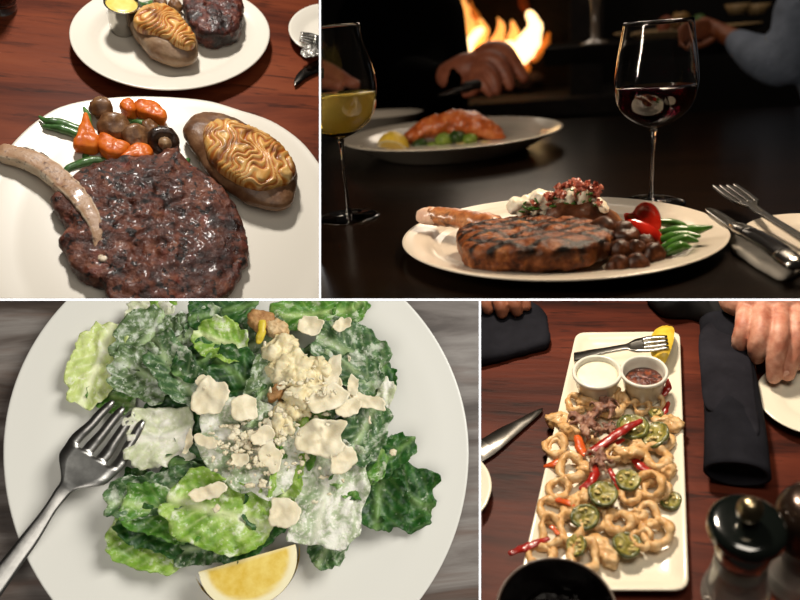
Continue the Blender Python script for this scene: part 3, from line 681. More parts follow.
# --- third plate and the diner beyond the table
p3 = P(418, 106, 0); p3.y = min(p3.y, far - 120)
dish_at(Vector((P(398, 119, 0).x, far - 92, 0)), 120, 85, 44, 30, 20, .5, 'dinner_plate', 'shadowy white plate in front of the seated diner')
SKINT = mat('warm skin', [(.3, '#8a4a34'), (.7, '#b06a4e')], 20, 3, rough=.45, sss=.1)
CLOTH = mat('black clothing', '#030303', rough=1.0, spec=.02)
dh = (far + 60) * 0 + C.s(Vector((0, far, 0)))
D0 = (-(C.Mc @ (Vector((0, far - 60, 60)) * C.k)).z) / C.k
def hd(u, v, d=0): return C.pd(u, v, D0 + d)
q = D0 / 720.0 / (TR.k * 720 / .64) * .64 / TR.k if 0 else D0 / F
t = thing('person', C.pd(420, 120, D0 + 330), 'seated diner in black reaching over the plate with a knife', 'person')
fingers = [tube([hd(474, 62, 30), hd(488, 53, 10), hd(502, 52, 0), hd(512, 62, -8), hd(524, 78, -12)], [10 * q, 11 * q, 10 * q, 8 * q, 5.5 * q], 14, 24),
           tube([hd(474, 70, 20), hd(487, 60, -4), hd(498, 62, -14), hd(506, 74, -20), hd(510, 86, -20)], [10 * q, 10 * q, 9 * q, 7.5 * q, 5 * q], 14, 24),
           tube([hd(472, 76, 20), hd(483, 69, -8), hd(491, 74, -20), hd(496, 84, -24), hd(497, 91, -22)], [9 * q, 9 * q, 8 * q, 7 * q, 5 * q], 14, 24),
           tube([hd(470, 82, 20), hd(478, 80, -8), hd(485, 86, -18), hd(490, 93, -20)], [9 * q, 8 * q, 7 * q, 4.5 * q], 14, 20),
           tube([hd(468, 70, 30), hd(474, 82, 0), hd(474, 90, -16), hd(466, 93, -18)], [9 * q, 8 * q, 6.5 * q, 5 * q], 14, 20),
           tube([hd(450, 76, 60), hd(466, 70, 34), hd(486, 66, 14)], [15 * q, 17 * q, 15 * q], 16, 12)]
obj('hand', blob(fingers, 2.6, 5), SKINT, t)
obj('sleeve', blob([tube([hd(462, 74, 40), hd(440, 84, 130), hd(415, 86, 240)], [17 * q, 24 * q, 34 * q], 16, 16)], 5, 4), CLOTH, t)
obj('jacket', blob([tube([C.pd(400, 150, D0 + 400), C.pd(400, 60, D0 + 400), C.pd(400, -30, D0 + 400), C.pd(400, -60, D0 + 400)], [170, 190, 170, 60], 24, 20, .6), tube([C.pd(420, -10, D0 + 380), C.pd(432, 60, D0 + 330), C.pd(418, 86, D0 + 240)], [60, 52, 40], 16, 16)], 9, 4), CLOTH, t)
finger2 = [tube([hd(316, 66, 60), hd(335, 74, 20), hd(352, 82, -10), hd(360, 84, -14)], [8 * q, 8 * q, 7 * q, 5 * q], 14, 16), tube([hd(310, 78, 60), hd(326, 82, 20), hd(340, 86, 0)], [8 * q, 8 * q, 5.5 * q], 14, 16), tube([hd(290, 70, 70), hd(318, 74, 60)], [16 * q, 14 * q], 14, 8)]
obj('hand', blob(finger2, 2.6, 5), SKINT, t)
t = thing('table_knife', hd(450, 96, -30), 'dark table knife gripped by the diner in black', 'knife')
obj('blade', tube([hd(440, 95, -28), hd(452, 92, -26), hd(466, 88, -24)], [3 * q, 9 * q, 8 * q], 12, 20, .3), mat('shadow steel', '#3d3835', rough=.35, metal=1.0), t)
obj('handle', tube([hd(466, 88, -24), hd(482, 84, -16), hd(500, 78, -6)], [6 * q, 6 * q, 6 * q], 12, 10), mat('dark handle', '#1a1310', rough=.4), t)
# --- fireplace, wall and bar at the back of the room
DB = 2900.0
def bk(u, v, d=0): return C.pd(u, v, DB + d)
def wall(name, corners, m, label):
    V = [Vector(c) for c in corners]; n = (V[1] - V[0]).cross(V[2] - V[0]).normalized() * 60
    V = V + [v + n for v in V]
    return obj(name, (V, [(0, 1, 2, 3), (7, 6, 5, 4), (0, 4, 5, 1), (1, 5, 6, 2), (2, 6, 7, 3), (3, 7, 4, 0)]), m, None, label, None, None, 'structure', smooth=False)
yb = bk(560, 100, 700).y
wall('wall_back', [(-4200, yb, -900), (4200, yb, -900), (4200, yb, 1500), (-4200, yb, 1500)], mat('dark wall', [(.3, '#060403'), (.7, '#0c0806')], 200, rough=.9), 'dark back wall of the dining room')
fl, fr, ft, fb = bk(440, 40), bk(570, 40), bk(500, -40), bk(500, 100)
t = thing('fireplace', Vector((fl.x / 2 + fr.x / 2, fl.y, fb.z - 60)), 'dark fireplace with a burning log fire behind the diner', 'fireplace')
STN = mat('dark stone', [(.3, '#0b0705'), (.7, '#1c110b')], 60, rough=.9, bump=.5, bsize=60)
yy = fl.y
def boxg(x0, x1, y0, y1, z0, z1): return inset_loft([(x0, y0), (x1, y0), (x1, y1), (x0, y1)], [(4, z0), (0, z0 + 4), (0, z1 - 4), (4, z1)], 60)
def bx(x0, x1, y0, y1, z0, z1, b=3):
    V = [(x0, y0, z0), (x1, y0, z0), (x1, y1, z0), (x0, y1, z0), (x0, y0, z1), (x1, y0, z1), (x1, y1, z1), (x0, y1, z1)]
    return [Vector(v) for v in V], [(0, 3, 2, 1), (4, 5, 6, 7), (0, 1, 5, 4), (1, 2, 6, 5), (2, 3, 7, 6), (3, 0, 4, 7)]
x0, x1, z0, z1 = fl.x, fr.x, fb.z, ft.z
obj('hearth', bx(x0 - 250, x1 + 250, yy - 150, yy + 420, z0 - 60, z0), STN, t, smooth=False)
obj('jamb', bx(x0 - 120, x0, yy - 60, yy + 420, z0, z1 + 300), STN, t, smooth=False); obj('jamb', bx(x1, x1 + 120, yy - 60, yy + 420, z0, z1 + 300), STN, t, smooth=False)
obj('lintel', bx(x0 - 120, x1 + 120, yy - 60, yy + 420, z1, z1 + 300), STN, t, smooth=False); obj('firebox', bx(x0 - 60, x1 + 60, yy + 380, yy + 440, z0, z1 + 100), STN, t, smooth=False)
LOG = mat('charred log', [(.3, '#120805'), (.7, '#3a1c0f')], 40, rough=.8, bump=.6)
for u0_, v0_, u1_, v1_, r in ((460, 84, 535, 80, 38), (470, 78, 525, 86, 34), (478, 72, 518, 74, 30)):
    obj('log', rough_up(tube([bk(u0_, v0_, 180), bk(u1_, v1_, 180)], [r, r * .9], 16, 20), 8, 50, 3, u0_, flat=False), LOG, t)
def flame_mat(nm, c, e): return mat(nm, c, emit=(c, e), rough=1.0, spec=0)
FM = [flame_mat('flame core', '#ffd596', 3.2), flame_mat('flame body', '#f4a552', 1.5), flame_mat('flame edge', '#c46a24', .7), flame_mat('flame glow', '#6e2c0e', .35)]
def flame(pts, rads, k_, d): obj('flame', rough_up(tube([bk(u, v, d) for u, v in pts], [r * (DB + d) / F for r in rads], 16, 30, .7, 5), 14, 70, 2, pts[0][0], flat=False), FM[k_], t)
flame([(462, 66), (464, 52), (470, 40), (480, 30)], [8, 10.5, 7, 2], 0, 60)
flame([(472, 60), (478, 44), (484, 32), (480, 22)], [9, 9, 6, 2], 1, 110)
flame([(490, 62), (496, 44), (500, 28), (498, 18)], [10, 10, 6, 2], 1, 120)
flame([(508, 60), (512, 44), (514, 32), (512, 22)], [8, 8, 5, 2], 1, 140)
flame([(524, 56), (530, 42), (534, 28), (530, 14)], [9, 12.5, 9, 3], 0, 60)
flame([(502, 52), (510, 46), (518, 52)], [7, 8, 6], 0, 80)
flame([(536, 54), (544, 42), (548, 34)], [7, 8, 3], 2, 150)
flame([(474, 34), (468, 20), (464, 6), (463, -6)], [6, 5, 5, 2], 1, 130)
flame([(482, 26), (476, 14), (471, 2)], [6, 5, 2], 2, 150)
flame([(528, 14), (524, 4), (520, -8)], [5, 4, 2], 3, 170)
flame([(455, 70), (452, 60), (456, 48)], [7, 7, 3], 2, 170)
flame([(480, 72), (500, 70), (520, 68)], [9, 11, 9], 2, 170)
# carafe and bar
DC = 1900.0
def md(u, v, d=0): return C.pd(u, v, DC + d)
c0 = md(595, 44)
t = thing('stemmed_glass', c0, 'blurred stemmed glass standing on the bar behind the red wine', 'glass')
q2 = DC / F
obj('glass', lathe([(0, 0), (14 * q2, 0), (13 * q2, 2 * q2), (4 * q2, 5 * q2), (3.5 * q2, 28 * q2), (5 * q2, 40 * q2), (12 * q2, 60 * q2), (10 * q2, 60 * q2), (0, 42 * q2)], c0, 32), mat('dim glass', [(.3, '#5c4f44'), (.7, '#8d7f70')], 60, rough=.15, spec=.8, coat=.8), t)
V = [md(575, 46), md(900, 46)]; x0 = V[0].x; zb = V[0].z
obj('bar_counter', bx(x0 - 80, x0 + 1500, V[0].y - 20, V[0].y + 500, zb - 45, zb - 2), mat('dark bar wood', [(.3, '#060403'), (.7, '#0c0705')], 90, rough=.7, spec=.1), None, 'dark bar counter in the blurred room behind the red wine', 'counter', smooth=False)
yc = V[0].y
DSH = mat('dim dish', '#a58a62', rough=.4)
obj('serving_plate', dish([Vector((x, y, 0)) for x, y in circ(Vector((md(690, 40).x, yc + 150, 0)), 190, 150)], 20, 30, 8, .5, 4), DSH, None, 'blurred serving plate on the bar below the reaching arm', 'plate')
pl = SC.objects['serving_plate']; pl.matrix_world = C.M @ Matrix.Translation(Vector((md(690, 40).x, yc + 150, zb)) * C.k)
for u, v, r, c, lb in ((665, 26, 9, '#7a3a1c', 'blurred brown food piece on the bar plate beside the glass rim'), (690, 33, 8, '#a02a14', 'blurred red food piece on the bar plate'), (700, 25, 9, '#3c5a1e', 'blurred green food piece on the bar plate'), (680, 20, 9, '#8a6a3c', 'blurred tan food piece at the back of the bar plate')):
    obj('food_piece', rough_up(ball(md(u, v, 150), r * q2 * 1.05, 10), 10, 30, 3, u, flat=False), mat('food ' + c, c, rough=.5), None, lb, 'food', 'food on the blurred bar plate')
gb3 = 'blurred bowls at the back of the bar'
for u, lb in ((740, 'blurred pale bowl nearest the blue sleeve at the back of the bar'), (760, 'blurred pale bowl directly behind the blue sleeve')):
    obj('small_bowl', lathe([(0, 0), (8 * q2, 0), (14 * q2, 11 * q2), (13 * q2, 11 * q2), (7 * q2, 2 * q2), (0, 2 * q2)], md(u - 3, 14, 260), 28), DSH, None, lb, 'bowl', gb3)
t = thing('person', md(800, 120, 200), 'person in a pale blue shirt leaning over the bar', 'person')
SHIRT = mat('pale blue shirt', [(.3, '#566070'), (.7, '#747e90')], 60, 4, rough=.8, bump=.3, bsize=40)
obj('shirt', blob([tube([md(850, 95, -330), md(842, 40, -330), md(832, -60, -330)], [90, 115, 120], 20, 16), tube([md(806, 10, -330), md(790, 60, -320), md(765, 58, -280), md(738, 42, -200)], [66, 56, 46, 30], 18, 20)], 8, 5), SHIRT, t)
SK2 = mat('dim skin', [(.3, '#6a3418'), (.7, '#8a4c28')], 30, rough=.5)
fg = [tube([md(744, 44, -210), md(722, 33, -150), md(704, 25, -110)], [24, 22, 20], 14, 12)] + [tube([md(706, 22 + 5 * i, -150), md(694, 24 + 5 * i, -160), md(686, 30 + 4.5 * i, -160)], [9, 8, 6.5], 12, 12) for i in range(4)] + [tube([md(712, 40, -170), md(700, 46, -175), md(692, 44, -175)], [9, 8, 6.5], 12, 12)]
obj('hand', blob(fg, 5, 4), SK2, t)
# --- napkin, cutlery and side plate
sp = P(806, 232, 0)
dish_at(Vector((P(822, 236, 8).x, P(800, 236, 8).y, 0)), P(822, 236, 8).x - P(744, 236, 8).x, 72, 10, 16, 5, .3, 'side_plate', 'white side plate behind the folded napkin and fork')
NAP = mat('white napkin', [(.3, '#9c958a'), (.7, '#b3aca1')], 30, rough=.85, bump=.2, bsize=10)
np_ = [(730, 240), (738, 231), (752, 232), (800, 250), (815, 262), (800, 270), (783, 276), (765, 268), (748, 258), (735, 249)]
g = dome(PP(np_, 5), .3, 8, 14, 80, .45, 20, lambda x, y, s: 1.5 * fbm((x, y, 0), 30, 3, 3), 1.5, 20, 3)
obj('napkin', g, NAP, None, 'folded white napkin under the black-handled knife', 'napkin')
hb = 14.0
g = fork_geo(P(822, 252, hb), P(723, 190, hb + 4), (0, 0, 1), 0, [(0, 5), (.45, 4.2), (.62, 4.6), (.72, 12), (.82, 13), (1, 12.5)], .3, lambda t: 2 + 6 * max(0, (t - .55) / .45) * (1 - .2 * t), 2)
obj('fork', g, STEEL, None, 'steel fork leaning on the white napkin tines up', 'fork')
t = thing('steak_knife', P(760, 250, 12), 'steak knife with a riveted black handle on the napkin', 'knife')
obj('handle', tube([P(744, 231, 16), P(755, 236, 17), P(772, 246, 17), P(786, 257, 16), P(792, 262, 15)], [7, 9, 9, 9.5, 8], 16, 30, .6), mat('black knife handle', '#0c0909', rough=.22, coat=.5), t)
obj('bolster', tube([P(735, 226, 15), P(741, 229, 16), P(749, 233, 16.5)], [6, 8, 8.4], 14, 8, .62), STEEL, t)
obj('pommel', tube([P(786, 257, 16), P(793, 263, 15)], [9.8, 8.6], 14, 4, .62), STEEL, t)
obj('blade', slab(PP([(705, 210), (712, 209), (725, 215), (740, 226), (738, 232), (728, 227), (715, 218)], 15), 14.5, 1.5, .4), STEEL, t)
# --- light: warm key from beyond on the right, weak fill from the front left
light('wine_table_key', 'AREA', (340, 420, 820), (10, 10, 10), 2.5, .26, (1, .80, .58), spread=75)
light('wine_table_window', 'AREA', (-620, -420, 460), (-20, 0, 60), 5.0, .07, (1, .86, .70), size_y=.45)
light('dining_room_light', 'AREA', (300, 1500, 1500), (500, 2000, 0), 4.0, .8, (1, .85, .7))
light('added_back_light', 'AREA', (-150, 1500, 560), (0, 150, 0), 1.3, .30, (1, .84, .66))  # unseen light added for glints on glass feet and plate rims
# =================================================================== caesar salad table (lower left)
use(BL)
WOOD2 = mat('grey brown wood', [(.25, '#231c18'), (.42, '#453a33'), (.52, '#69605a'), (.62, '#827b75'), (.78, '#5b4a40')], 40, 6, rough=.5, stretch=(.12, 1, 1), dist=.5, bump=.15, bsize=3, spots=(('#5d4335', 30, .55, .68, .6),), spec=.4)
tabletop(WOOD2, [P(-120, 200), P(560, 200), P(560, 720), P(-120, 720)], 'grey brown wooden table under the salad plate')
PL3 = mat('soft white plate', '#dedbd2', rough=.32, spec=.5, coat=.2)
pl_o = ell(236, 453, 233, 240, 40, 223)
obj('dinner_plate', dish(PP(pl_o, 17), 17, 40, 10, .7, 3, 160, 30), PL3, None, 'big round white plate holding the caesar salad', 'plate')
def leafmat(nm, a, b, c, dress, amt, rib='#b9c98a'):
    return mat(nm, [(.25, a), (.5, b), (.75, c)], 16, 5, rough=.42, bump=.5, bsize=5, coat=.12, spec=.4, sss=.06, ssr=(.4, 1, .2), attr=[('rib', rib)],
               spots=((dress, 13, .66 - amt * .75, .76 - amt * .7, .8), (dress, 4, .68 - amt * .6, .76 - amt * .6, .75)))
LM = {'dark': leafmat('dark romaine', '#12300f', '#1f4a19', '#39682b', '#c5cfb4', .02, '#6f8f4e'),
      'dress': leafmat('dressed romaine', '#1f3d1c', '#3c5d33', '#5f7f4e', '#cfd5c0', .14, '#a9bd8a'),
      'grey': leafmat('creamy dark romaine', '#2c4322', '#52693f', '#7a8e60', '#cdd4c2', .19, '#a9bd8a'),
      'light': leafmat('light romaine', '#4f7a1e', '#7fa536', '#aac65c', '#e6ead0', .10, '#d9e2a6'),
      'yellow': leafmat('yellow romaine heart', '#93ad3c', '#b5c75c', '#d3dc8c', '#eff0da', .12, '#e6eabc'),
      'pale': leafmat('pale romaine stem', '#9aa765', '#c2c99a', '#dcdcc4', '#ece8da', .16, '#e4e2d0'),
      'cream': leafmat('cream covered romaine', '#5c7748', '#a3b18a', '#c9cdb2', '#efecdf', .22, '#e2e2cc'),
      'mid': leafmat('green romaine', '#2a5514', '#4a7d24', '#73a043', '#d9e0c2', .10, '#a8c274')}
gl = 'romaine leaves of the caesar salad'
def leaf(u, v, L, W, ang, h, kind, label, tx=0.0, ty=0.0, curl=6.0, ruf=5.0, seed=None, shape=1.0, fold=0.0):
    c = P(u, v, h); seed = seed if seed is not None else u * .13 + v * .07; rnd = random.Random(int(u * 7 + v * 13))
    a = radians(ang); ca, sa = cos(a), sin(a); out = []
    for i in range(22):
        t = 2 * pi * i / 22; rr = 1 + rnd.uniform(-.10, .12)
        q = .72 * shape
        x = L / 2 * math.copysign(abs(cos(t)) ** q, cos(t)) * rr; y = W / 2 * math.copysign(abs(sin(t)) ** q, sin(t)) * rr
        out.append((x * ca - y * sa, x * sa + y * ca))
    rib = []
    def zf(x, y, s):
        p = x * ca + y * sa; q = -x * sa + y * ca
        z = tx * x + ty * y + curl * (4 * q * q / W / W) * .8 + curl * .5 * (4 * p * p / L / L) + 3.0 * fbm((x, y, seed), 17, 4, seed) + ruf * s ** 2.2 * fbm((x, y, 0), 11, 3, seed + 5) * 1.5
        z += 1.1 * sin(q * .55 + 1.4 * sin(p * .16 + seed)) * (1 - .3 * s)
        z += fold * abs(q) * 2 / W
        return h + z
    g = sheet(out, zf, 16, 72, 1.0, 2.4, 5, seed)
    R = []
    for vt in g[0]:
        p = vt.x * ca + vt.y * sa; q = -vt.x * sa + vt.y * ca
        m_ = math.exp(-(q / (W * .05 + 1.2)) ** 2) * .9
        d = (p + abs(q) * .9) / 11.0 + .3 * seed; m_ = max(m_, .55 * math.exp(-((d - round(d)) * 11 / 1.3) ** 2) * max(0, 1 - abs(q) / W))
        R.append(min(m_ + (.25 if kind in ('pale', 'yellow') else 0), 1))
    V = [Vector((vt.x + c.x, vt.y + c.y, max(vt.z, 10.5))) for vt in g[0]]
    return obj('romaine_leaf', (V, g[1], {'rib': R}), LM[kind], None, label, 'lettuce', gl)
# outer and lower layer first, then the top of the heap
LV = [
 (97, 366, 82, 44, 74, 20, 'yellow', 'bumpy yellow green leaf standing apart at the top beside the fork tines', 0, 0, 7, 4),
 (112, 396, 46, 30, 150, 15, 'mid', 'short green leaf under the fork tines below the yellow green leaf'),
 (150, 312, 44, 34, 20, 22, 'pale', 'cream coated pale leaf at the top edge left of the heap'),
 (163, 304, 20, 24, 80, 24, 'light', 'small bright green leaf tip at the top edge of the photo'),
 (147, 340, 62, 56, 60, 27, 'grey', 'cream speckled dark leaf beside the yellow green leaf'),
 (146, 375, 62, 52, -30, 30, 'grey', 'cream streaked dark leaf just above the fork tines'),
 (182, 338, 46, 46, 20, 26, 'grey', 'dark dressed leaf in the upper part behind the white stem edge'),
 (176, 372, 72, 40, -55, 33, 'dress', 'dark leaf folded along a white stem edge', 0, 0, 4, 4, None, 1.0, 10),
 (222, 312, 66, 42, 15, 26, 'dark', 'dark leaf at the top edge beside the brown crouton'),
 (205, 325, 40, 30, 60, 24, 'dress', 'dressed leaf tucked under the top dark leaf'),
 (222, 342, 52, 40, -20, 36, 'light', 'light green ribbed leaf below the top dark leaf'),
 (200, 362, 50, 36, 30, 34, 'dark', 'dark leaf fragment left of the light ribbed leaf'),
 (238, 376, 60, 46, -40, 38, 'dark', 'curled dark leaf in the middle above the cream covered leaf'),
 (262, 392, 72, 34, 70, 42, 'grey', 'upright cream coated leaf left of the cheese heap'),
 (312, 314, 92, 36, 5, 28, 'mid', 'long green leaf across the top behind the shavings'),
 (350, 312, 40, 30, 40, 24, 'mid', 'green leaf tip at the top end of the long leaf'),
 (348, 352, 74, 60, -30, 30, 'dress', 'white dotted leaf at the upper outer side of the heap'),
 (358, 374, 50, 40, -40, 34, 'dress', 'white dotted leaf beside the bare dark leaf'),
 (378, 384, 52, 34, 70, 24, 'dark', 'bare dark leaf with a pale rib at the outer side'),
 (160, 437, 62, 54, 5, 31, 'pale', 'square pale leaf with a creamy top beside the fork tips', 0, 0, 3, 3, None, .72),
 (196, 452, 34, 70, 10, 24, 'dark', 'dark leaf between the pale square leaf and cream covered leaf'),
 (250, 447, 98, 74, -35, 43, 'cream', 'large leaf covered in grated cheese at the centre of the heap', 0, 0, 4, 4),
 (133, 486, 34, 26, 60, 14, 'dark', 'small purplish dark leaf edge below the square pale leaf'),
 (362, 432, 64, 46, 60, 38, 'dress', 'dressed green leaf below the pale cheese shreds'),
 (384, 398, 40, 18, 70, 30, 'pale', 'narrow pale leaf edge at the outer side of the heap', 0, 0, 2, 2),
 (390, 457, 60, 28, 35, 30, 'dark', 'narrow dark leaf pointing outward above the curly dark leaf'),
 (404, 496, 60, 62, -30, 20, 'dark', 'curly dark leaf at the outermost side of the heap', 0, 0, 8, 8),
 (378, 503, 46, 54, 80, 26, 'dark', 'crumpled dark leaf inside the outermost curly leaf', 0, 0, 8, 8),
 (360, 470, 56, 40, 40, 32, 'mid', 'bright green leaf under the broken cheese shaving'),
 (288, 462, 92, 30, 82, 40, 'light', 'long bright leaf standing upright beside the centre shaving', 0, 0, 4, 4, None, 1.0, 6),
 (326, 492, 100, 72, 75, 36, 'cream', 'large cream coated leaf at the lower outer side', 0, 0, 6, 5),
 (330, 540, 50, 34, 60, 24, 'dress', 'green leaf tip hanging below the large cream coated leaf'),
 (305, 440, 70, 34, 60, 38, 'mid', 'green leaf with cream streaks next to the shredded egg'),
 (160, 492, 86, 36, 12, 30, 'dress', 'wavy dressed leaf running below the pale square leaf', 0, 0, 8, 7),
 (166, 512, 80, 44, -15, 33, 'mid', 'speckled green leaf beneath the wavy dressed leaf', 0, 0, 6, 6),
 (218, 512, 92, 62, -20, 40, 'light', 'bright ribbed leaf in the lower part of the heap', 0, 0, 8, 7),
 (150, 542, 70, 46, -25, 22, 'light', 'green leaf lying flat at the lowest corner of the heap', 0, 0, 4, 4),
 (152, 530, 62, 34, -25, 27, 'dark', 'dark leaf on top of the lowest green leaf', 0, 0, 6, 5),
 (204, 546, 54, 30, 10, 22, 'dress', 'crumpled leaf just above the lemon wedge tip', 0, 0, 6, 6),
 (250, 532, 64, 40, 30, 30, 'dark', 'dark leaf above the middle of the lemon wedge'),
 (268, 508, 50, 40, 70, 34, 'dark', 'dark leaf behind the lower cheese shaving'),
 (228, 470, 90, 50, -10, 30, 'dark', 'dark leaf under the grated cheese leaf'),
 (300, 400, 110, 80, 60, 26, 'dress', 'broad dressed leaf under the cheese heap'),
 (340, 460, 90, 60, 50, 26, 'dark', 'broad dark leaf under the outer shavings'),
 (240, 350, 90, 60, 20, 22, 'dress', 'broad dressed leaf under the upper heap'),
 (190, 410, 90, 70, 40, 22, 'dark', 'broad dark leaf under the fork side of the heap'),
 (220, 490, 110, 60, 0, 20, 'dark', 'broad dark leaf under the lower heap'),
]
for q in LV: leaf(*q)
CHEESE = mat('parmesan', [(.3, '#d9c9a4'), (.7, '#eee2c6')], 14, 4, rough=.5, bump=.25, bsize=4, sss=.1)
gs = 'parmesan shavings on the caesar salad'
def shaving(u, v, L, W, ang, h, label, tilt=0.0, curl=3.0, name='cheese_shaving', gp=gs, m=None, jag=.22):
    c = P(u, v, h); rnd = random.Random(int(u * 3 + v)); o = jitter_poly((0, 0), L / 2, W / 2, radians(ang), 11, jag, rnd)
    g = sheet(o, lambda x, y, s: h + tilt * x + curl * fbm((x, y, 0), 22, 3, u) * 1.4 + curl * .4 * (x * x + y * y) / (L * W / 4), 8, 44, 2.2, 1.6, 4, u)
    return obj(name, ([Vector((q.x + c.x, q.y + c.y, q.z)) for q in g[0]], g[1]), m or CHEESE, None, label, 'cheese', gp)
for q in [(210, 397, 38, 28, 70, 50, 'long grey cream shaving above the cream covered leaf', .1), (203, 381, 14, 14, 20, 49, 'small shaving touching the top of the long shaving'),
          (245, 407, 28, 26, 20, 56, 'round cream shaving between long shaving and cheese heap'), (311, 326, 20, 24, 80, 44, 'oval white shaving at the top of the heap', .2),
          (342, 324, 20, 14, 35, 40, 'small knobbly shaving at the top beside the oval one'), (327, 399, 40, 26, 10, 60, 'pale shaving in the lower right of the cheese heap'),
          (322, 438, 46, 36, 30, 56, 'largest broken shaving below the cheese heap', .15, 6), (343, 459, 28, 24, 60, 54, 'squarish shaving below the largest broken shaving'),
          (283, 511, 28, 26, -40, 50, 'ivory shaving above the lemon wedge'), (210, 492, 32, 13, 10, 52, 'flat narrow shaving on the bright ribbed leaf'),
          (270, 456, 18, 28, 10, 52, 'narrow shaving left of the long upright leaf'), (333, 372, 14, 38, -15, 58, 'stick shaped cheese piece on the outer side of the cheese heap'),
          (352, 386, 10, 20, -5, 52, 'short stick of cheese beside the bare dark leaf'), (188, 443, 6, 20, -12, 44, 'thin sliver of cheese beside the pale square leaf'),
          (330, 386, 24, 20, 50, 56, 'cheese flake behind the pale shaving'), (368, 402, 36, 14, -20, 50, 'curled pale strip at the outer end of the cheese heap'),
          (206, 442, 22, 12, -20, 54, 'small flake on the inner end of the cream covered leaf'), (262, 436, 22, 16, 40, 56, 'flake on the upper part of the cream covered leaf'),
          (240, 460, 16, 12, 10, 56, 'small flake in the middle of the cream covered leaf'), (350, 408, 26, 16, 20, 54, 'flake between curled strip and pale shaving')]:
    shaving(*q)
MEATC = mat('shredded cheese', [(.3, '#e2cf9c'), (.6, '#efe2bd'), (.8, '#f5ecd2')], 12, 4, rough=.45, bump=.25, bsize=6, sss=.1, spots=(('#dcc558', 16, .6, .7, .5),))
gh = 'chunks of shredded cheese at the top of the salad'
for (u, v, a, b, ang, h, lb) in ((282, 350, 17, 15, 20, 46, 'upper chunk of shredded cheese below the brown crouton'), (296, 368, 19, 17, 60, 52, 'middle chunk of shredded cheese in the heap'), (306, 388, 20, 17, 40, 54, 'lower chunk of shredded cheese in the heap'),
                                 (282, 374, 13, 14, 10, 48, 'small chunk of cheese at the inner side of the heap'), (318, 372, 13, 12, 0, 52, 'small chunk of cheese at the outer side of the heap'), (286, 418, 10, 20, -15, 46, 'narrow yellowish cheese piece below the heap'), (296, 410, 12, 14, 30, 48, 'pale cheese crumb chunk above the narrow piece')):
    c = P(u, v, h); g = dome(jitter_poly((c.x, c.y), a, b, radians(ang), 12, .2, random.Random(u)), h - 8, 15, 16, 54, .7, 40, None, 2, 4, u)
    g = rough_up(g, 6, 13, 3, u); obj('cheese_chunk', rough_up(g, 1.0, 4.5, 3, u), MEATC, None, lb, 'cheese', gh)
rnd = random.Random(11); GV, GF = [], []
for i in range(190):
    if i < 130: u, v = rnd.gauss(252, 22), rnd.gauss(446, 18); h = 50
    elif i < 160: u, v = rnd.gauss(302, 18), rnd.gauss(392, 20); h = 62
    else: u, v = rnd.gauss(330, 30), rnd.gauss(440, 30); h = 48
    c = P(u, v, h + rnd.uniform(-1, 3)); r = rnd.uniform(.8, 2.6)
    g = rough_up(ball(c, r, 4, (rnd.uniform(.6, 2.2), rnd.uniform(.6, 2.0), .35)), r * .8, r, 2, i, flat=False); b = len(GV); GV += g[0]; GF += [tuple(q + b for q in f) for f in g[1]]
obj('grated_cheese', (GV, GF), CHEESE, None, 'fine grated cheese crumbs scattered over the salad', 'cheese', None, 'stuff')
CRU = mat('toasted crouton', [(.3, '#8a5a34'), (.5, '#b58450'), (.7, '#d2a973')], 9, 5, rough=.6, bump=.6, bsize=4)
for (u, v, a, b, ang, h, m_, lb) in ((261, 321, 10, 14, 75, 40, CRU, 'toasted brown crouton at the top of the cheese heap'), (277, 328, 11, 9, -35, 42, mat('pale crouton', [(.3, '#c89b66'), (.7, '#e6cfa4')], 9, rough=.6, bump=.5), 'pale toasted crouton beside the brown crouton'), (276, 394, 7, 9, -40, 46, CRU, 'small brown crouton half hidden inside the heap')):
    c = P(u, v, h); g = dome(jitter_poly((c.x, c.y), a, b, radians(ang), 8, .12, random.Random(u)), h - 10, 17, 14, 44, .45, 40); obj('crouton', rough_up(g, 2.2, 6, 4, u), m_, None, lb, 'crouton', 'croutons in the caesar salad')
c = P(270, 330, 44); obj('lettuce_strip', rough_up(tube([P(262, 316, 44), P(262, 328, 47), P(259, 342, 44)], [3, 4.5, 3], 10, 16, .6), 1.5, 5), mat('yellow strip', [(.3, '#c9a81e'), (.7, '#e2cf4a')], 6, rough=.4), None, 'yellow lettuce strip between the two croutons', 'lettuce')
# --- lemon wedge and fork
ta, tb_ = P(198, 572, 36), P(296, 544, 38)
ax = (tb_ - ta).normalized(); dn = Vector((ax.y, -ax.x, 0)); dn = dn if dn.y < 0 else -dn
lemon_wedge(ta, tb_, 40, dn * .99 + Vector((0, 0, .06)), radians(40), 'fresh lemon wedge lying at the bottom of the salad heap')
b_, t_ = P(-14, 596, 20), P(128, 410, 36)
g = fork_geo(b_, t_, (0, 0, 1), 0, [(0, 9.5), (.25, 7.5), (.45, 5.2), (.55, 6.4), (.68, 25), (.76, 27), (.88, 23), (1, 20)], .27, lambda t: -1 + 9 * math.exp(-((t - .52) / .16) ** 2) - 3.0 * max(0, 1 - abs(t - .80) / .16), 2)
obj('fork', g, SILVER, None, 'steel fork resting on the plate with tines under the salad', 'fork')
light('window_light', 'AREA', (1150, 700, 1400), (0, 0, 0), 35, .9, (1, .985, .93))
light('window_fill', 'AREA', (-500, -700, 1500), (0, 0, 0), 14, 1.2, (1, .965, .90))
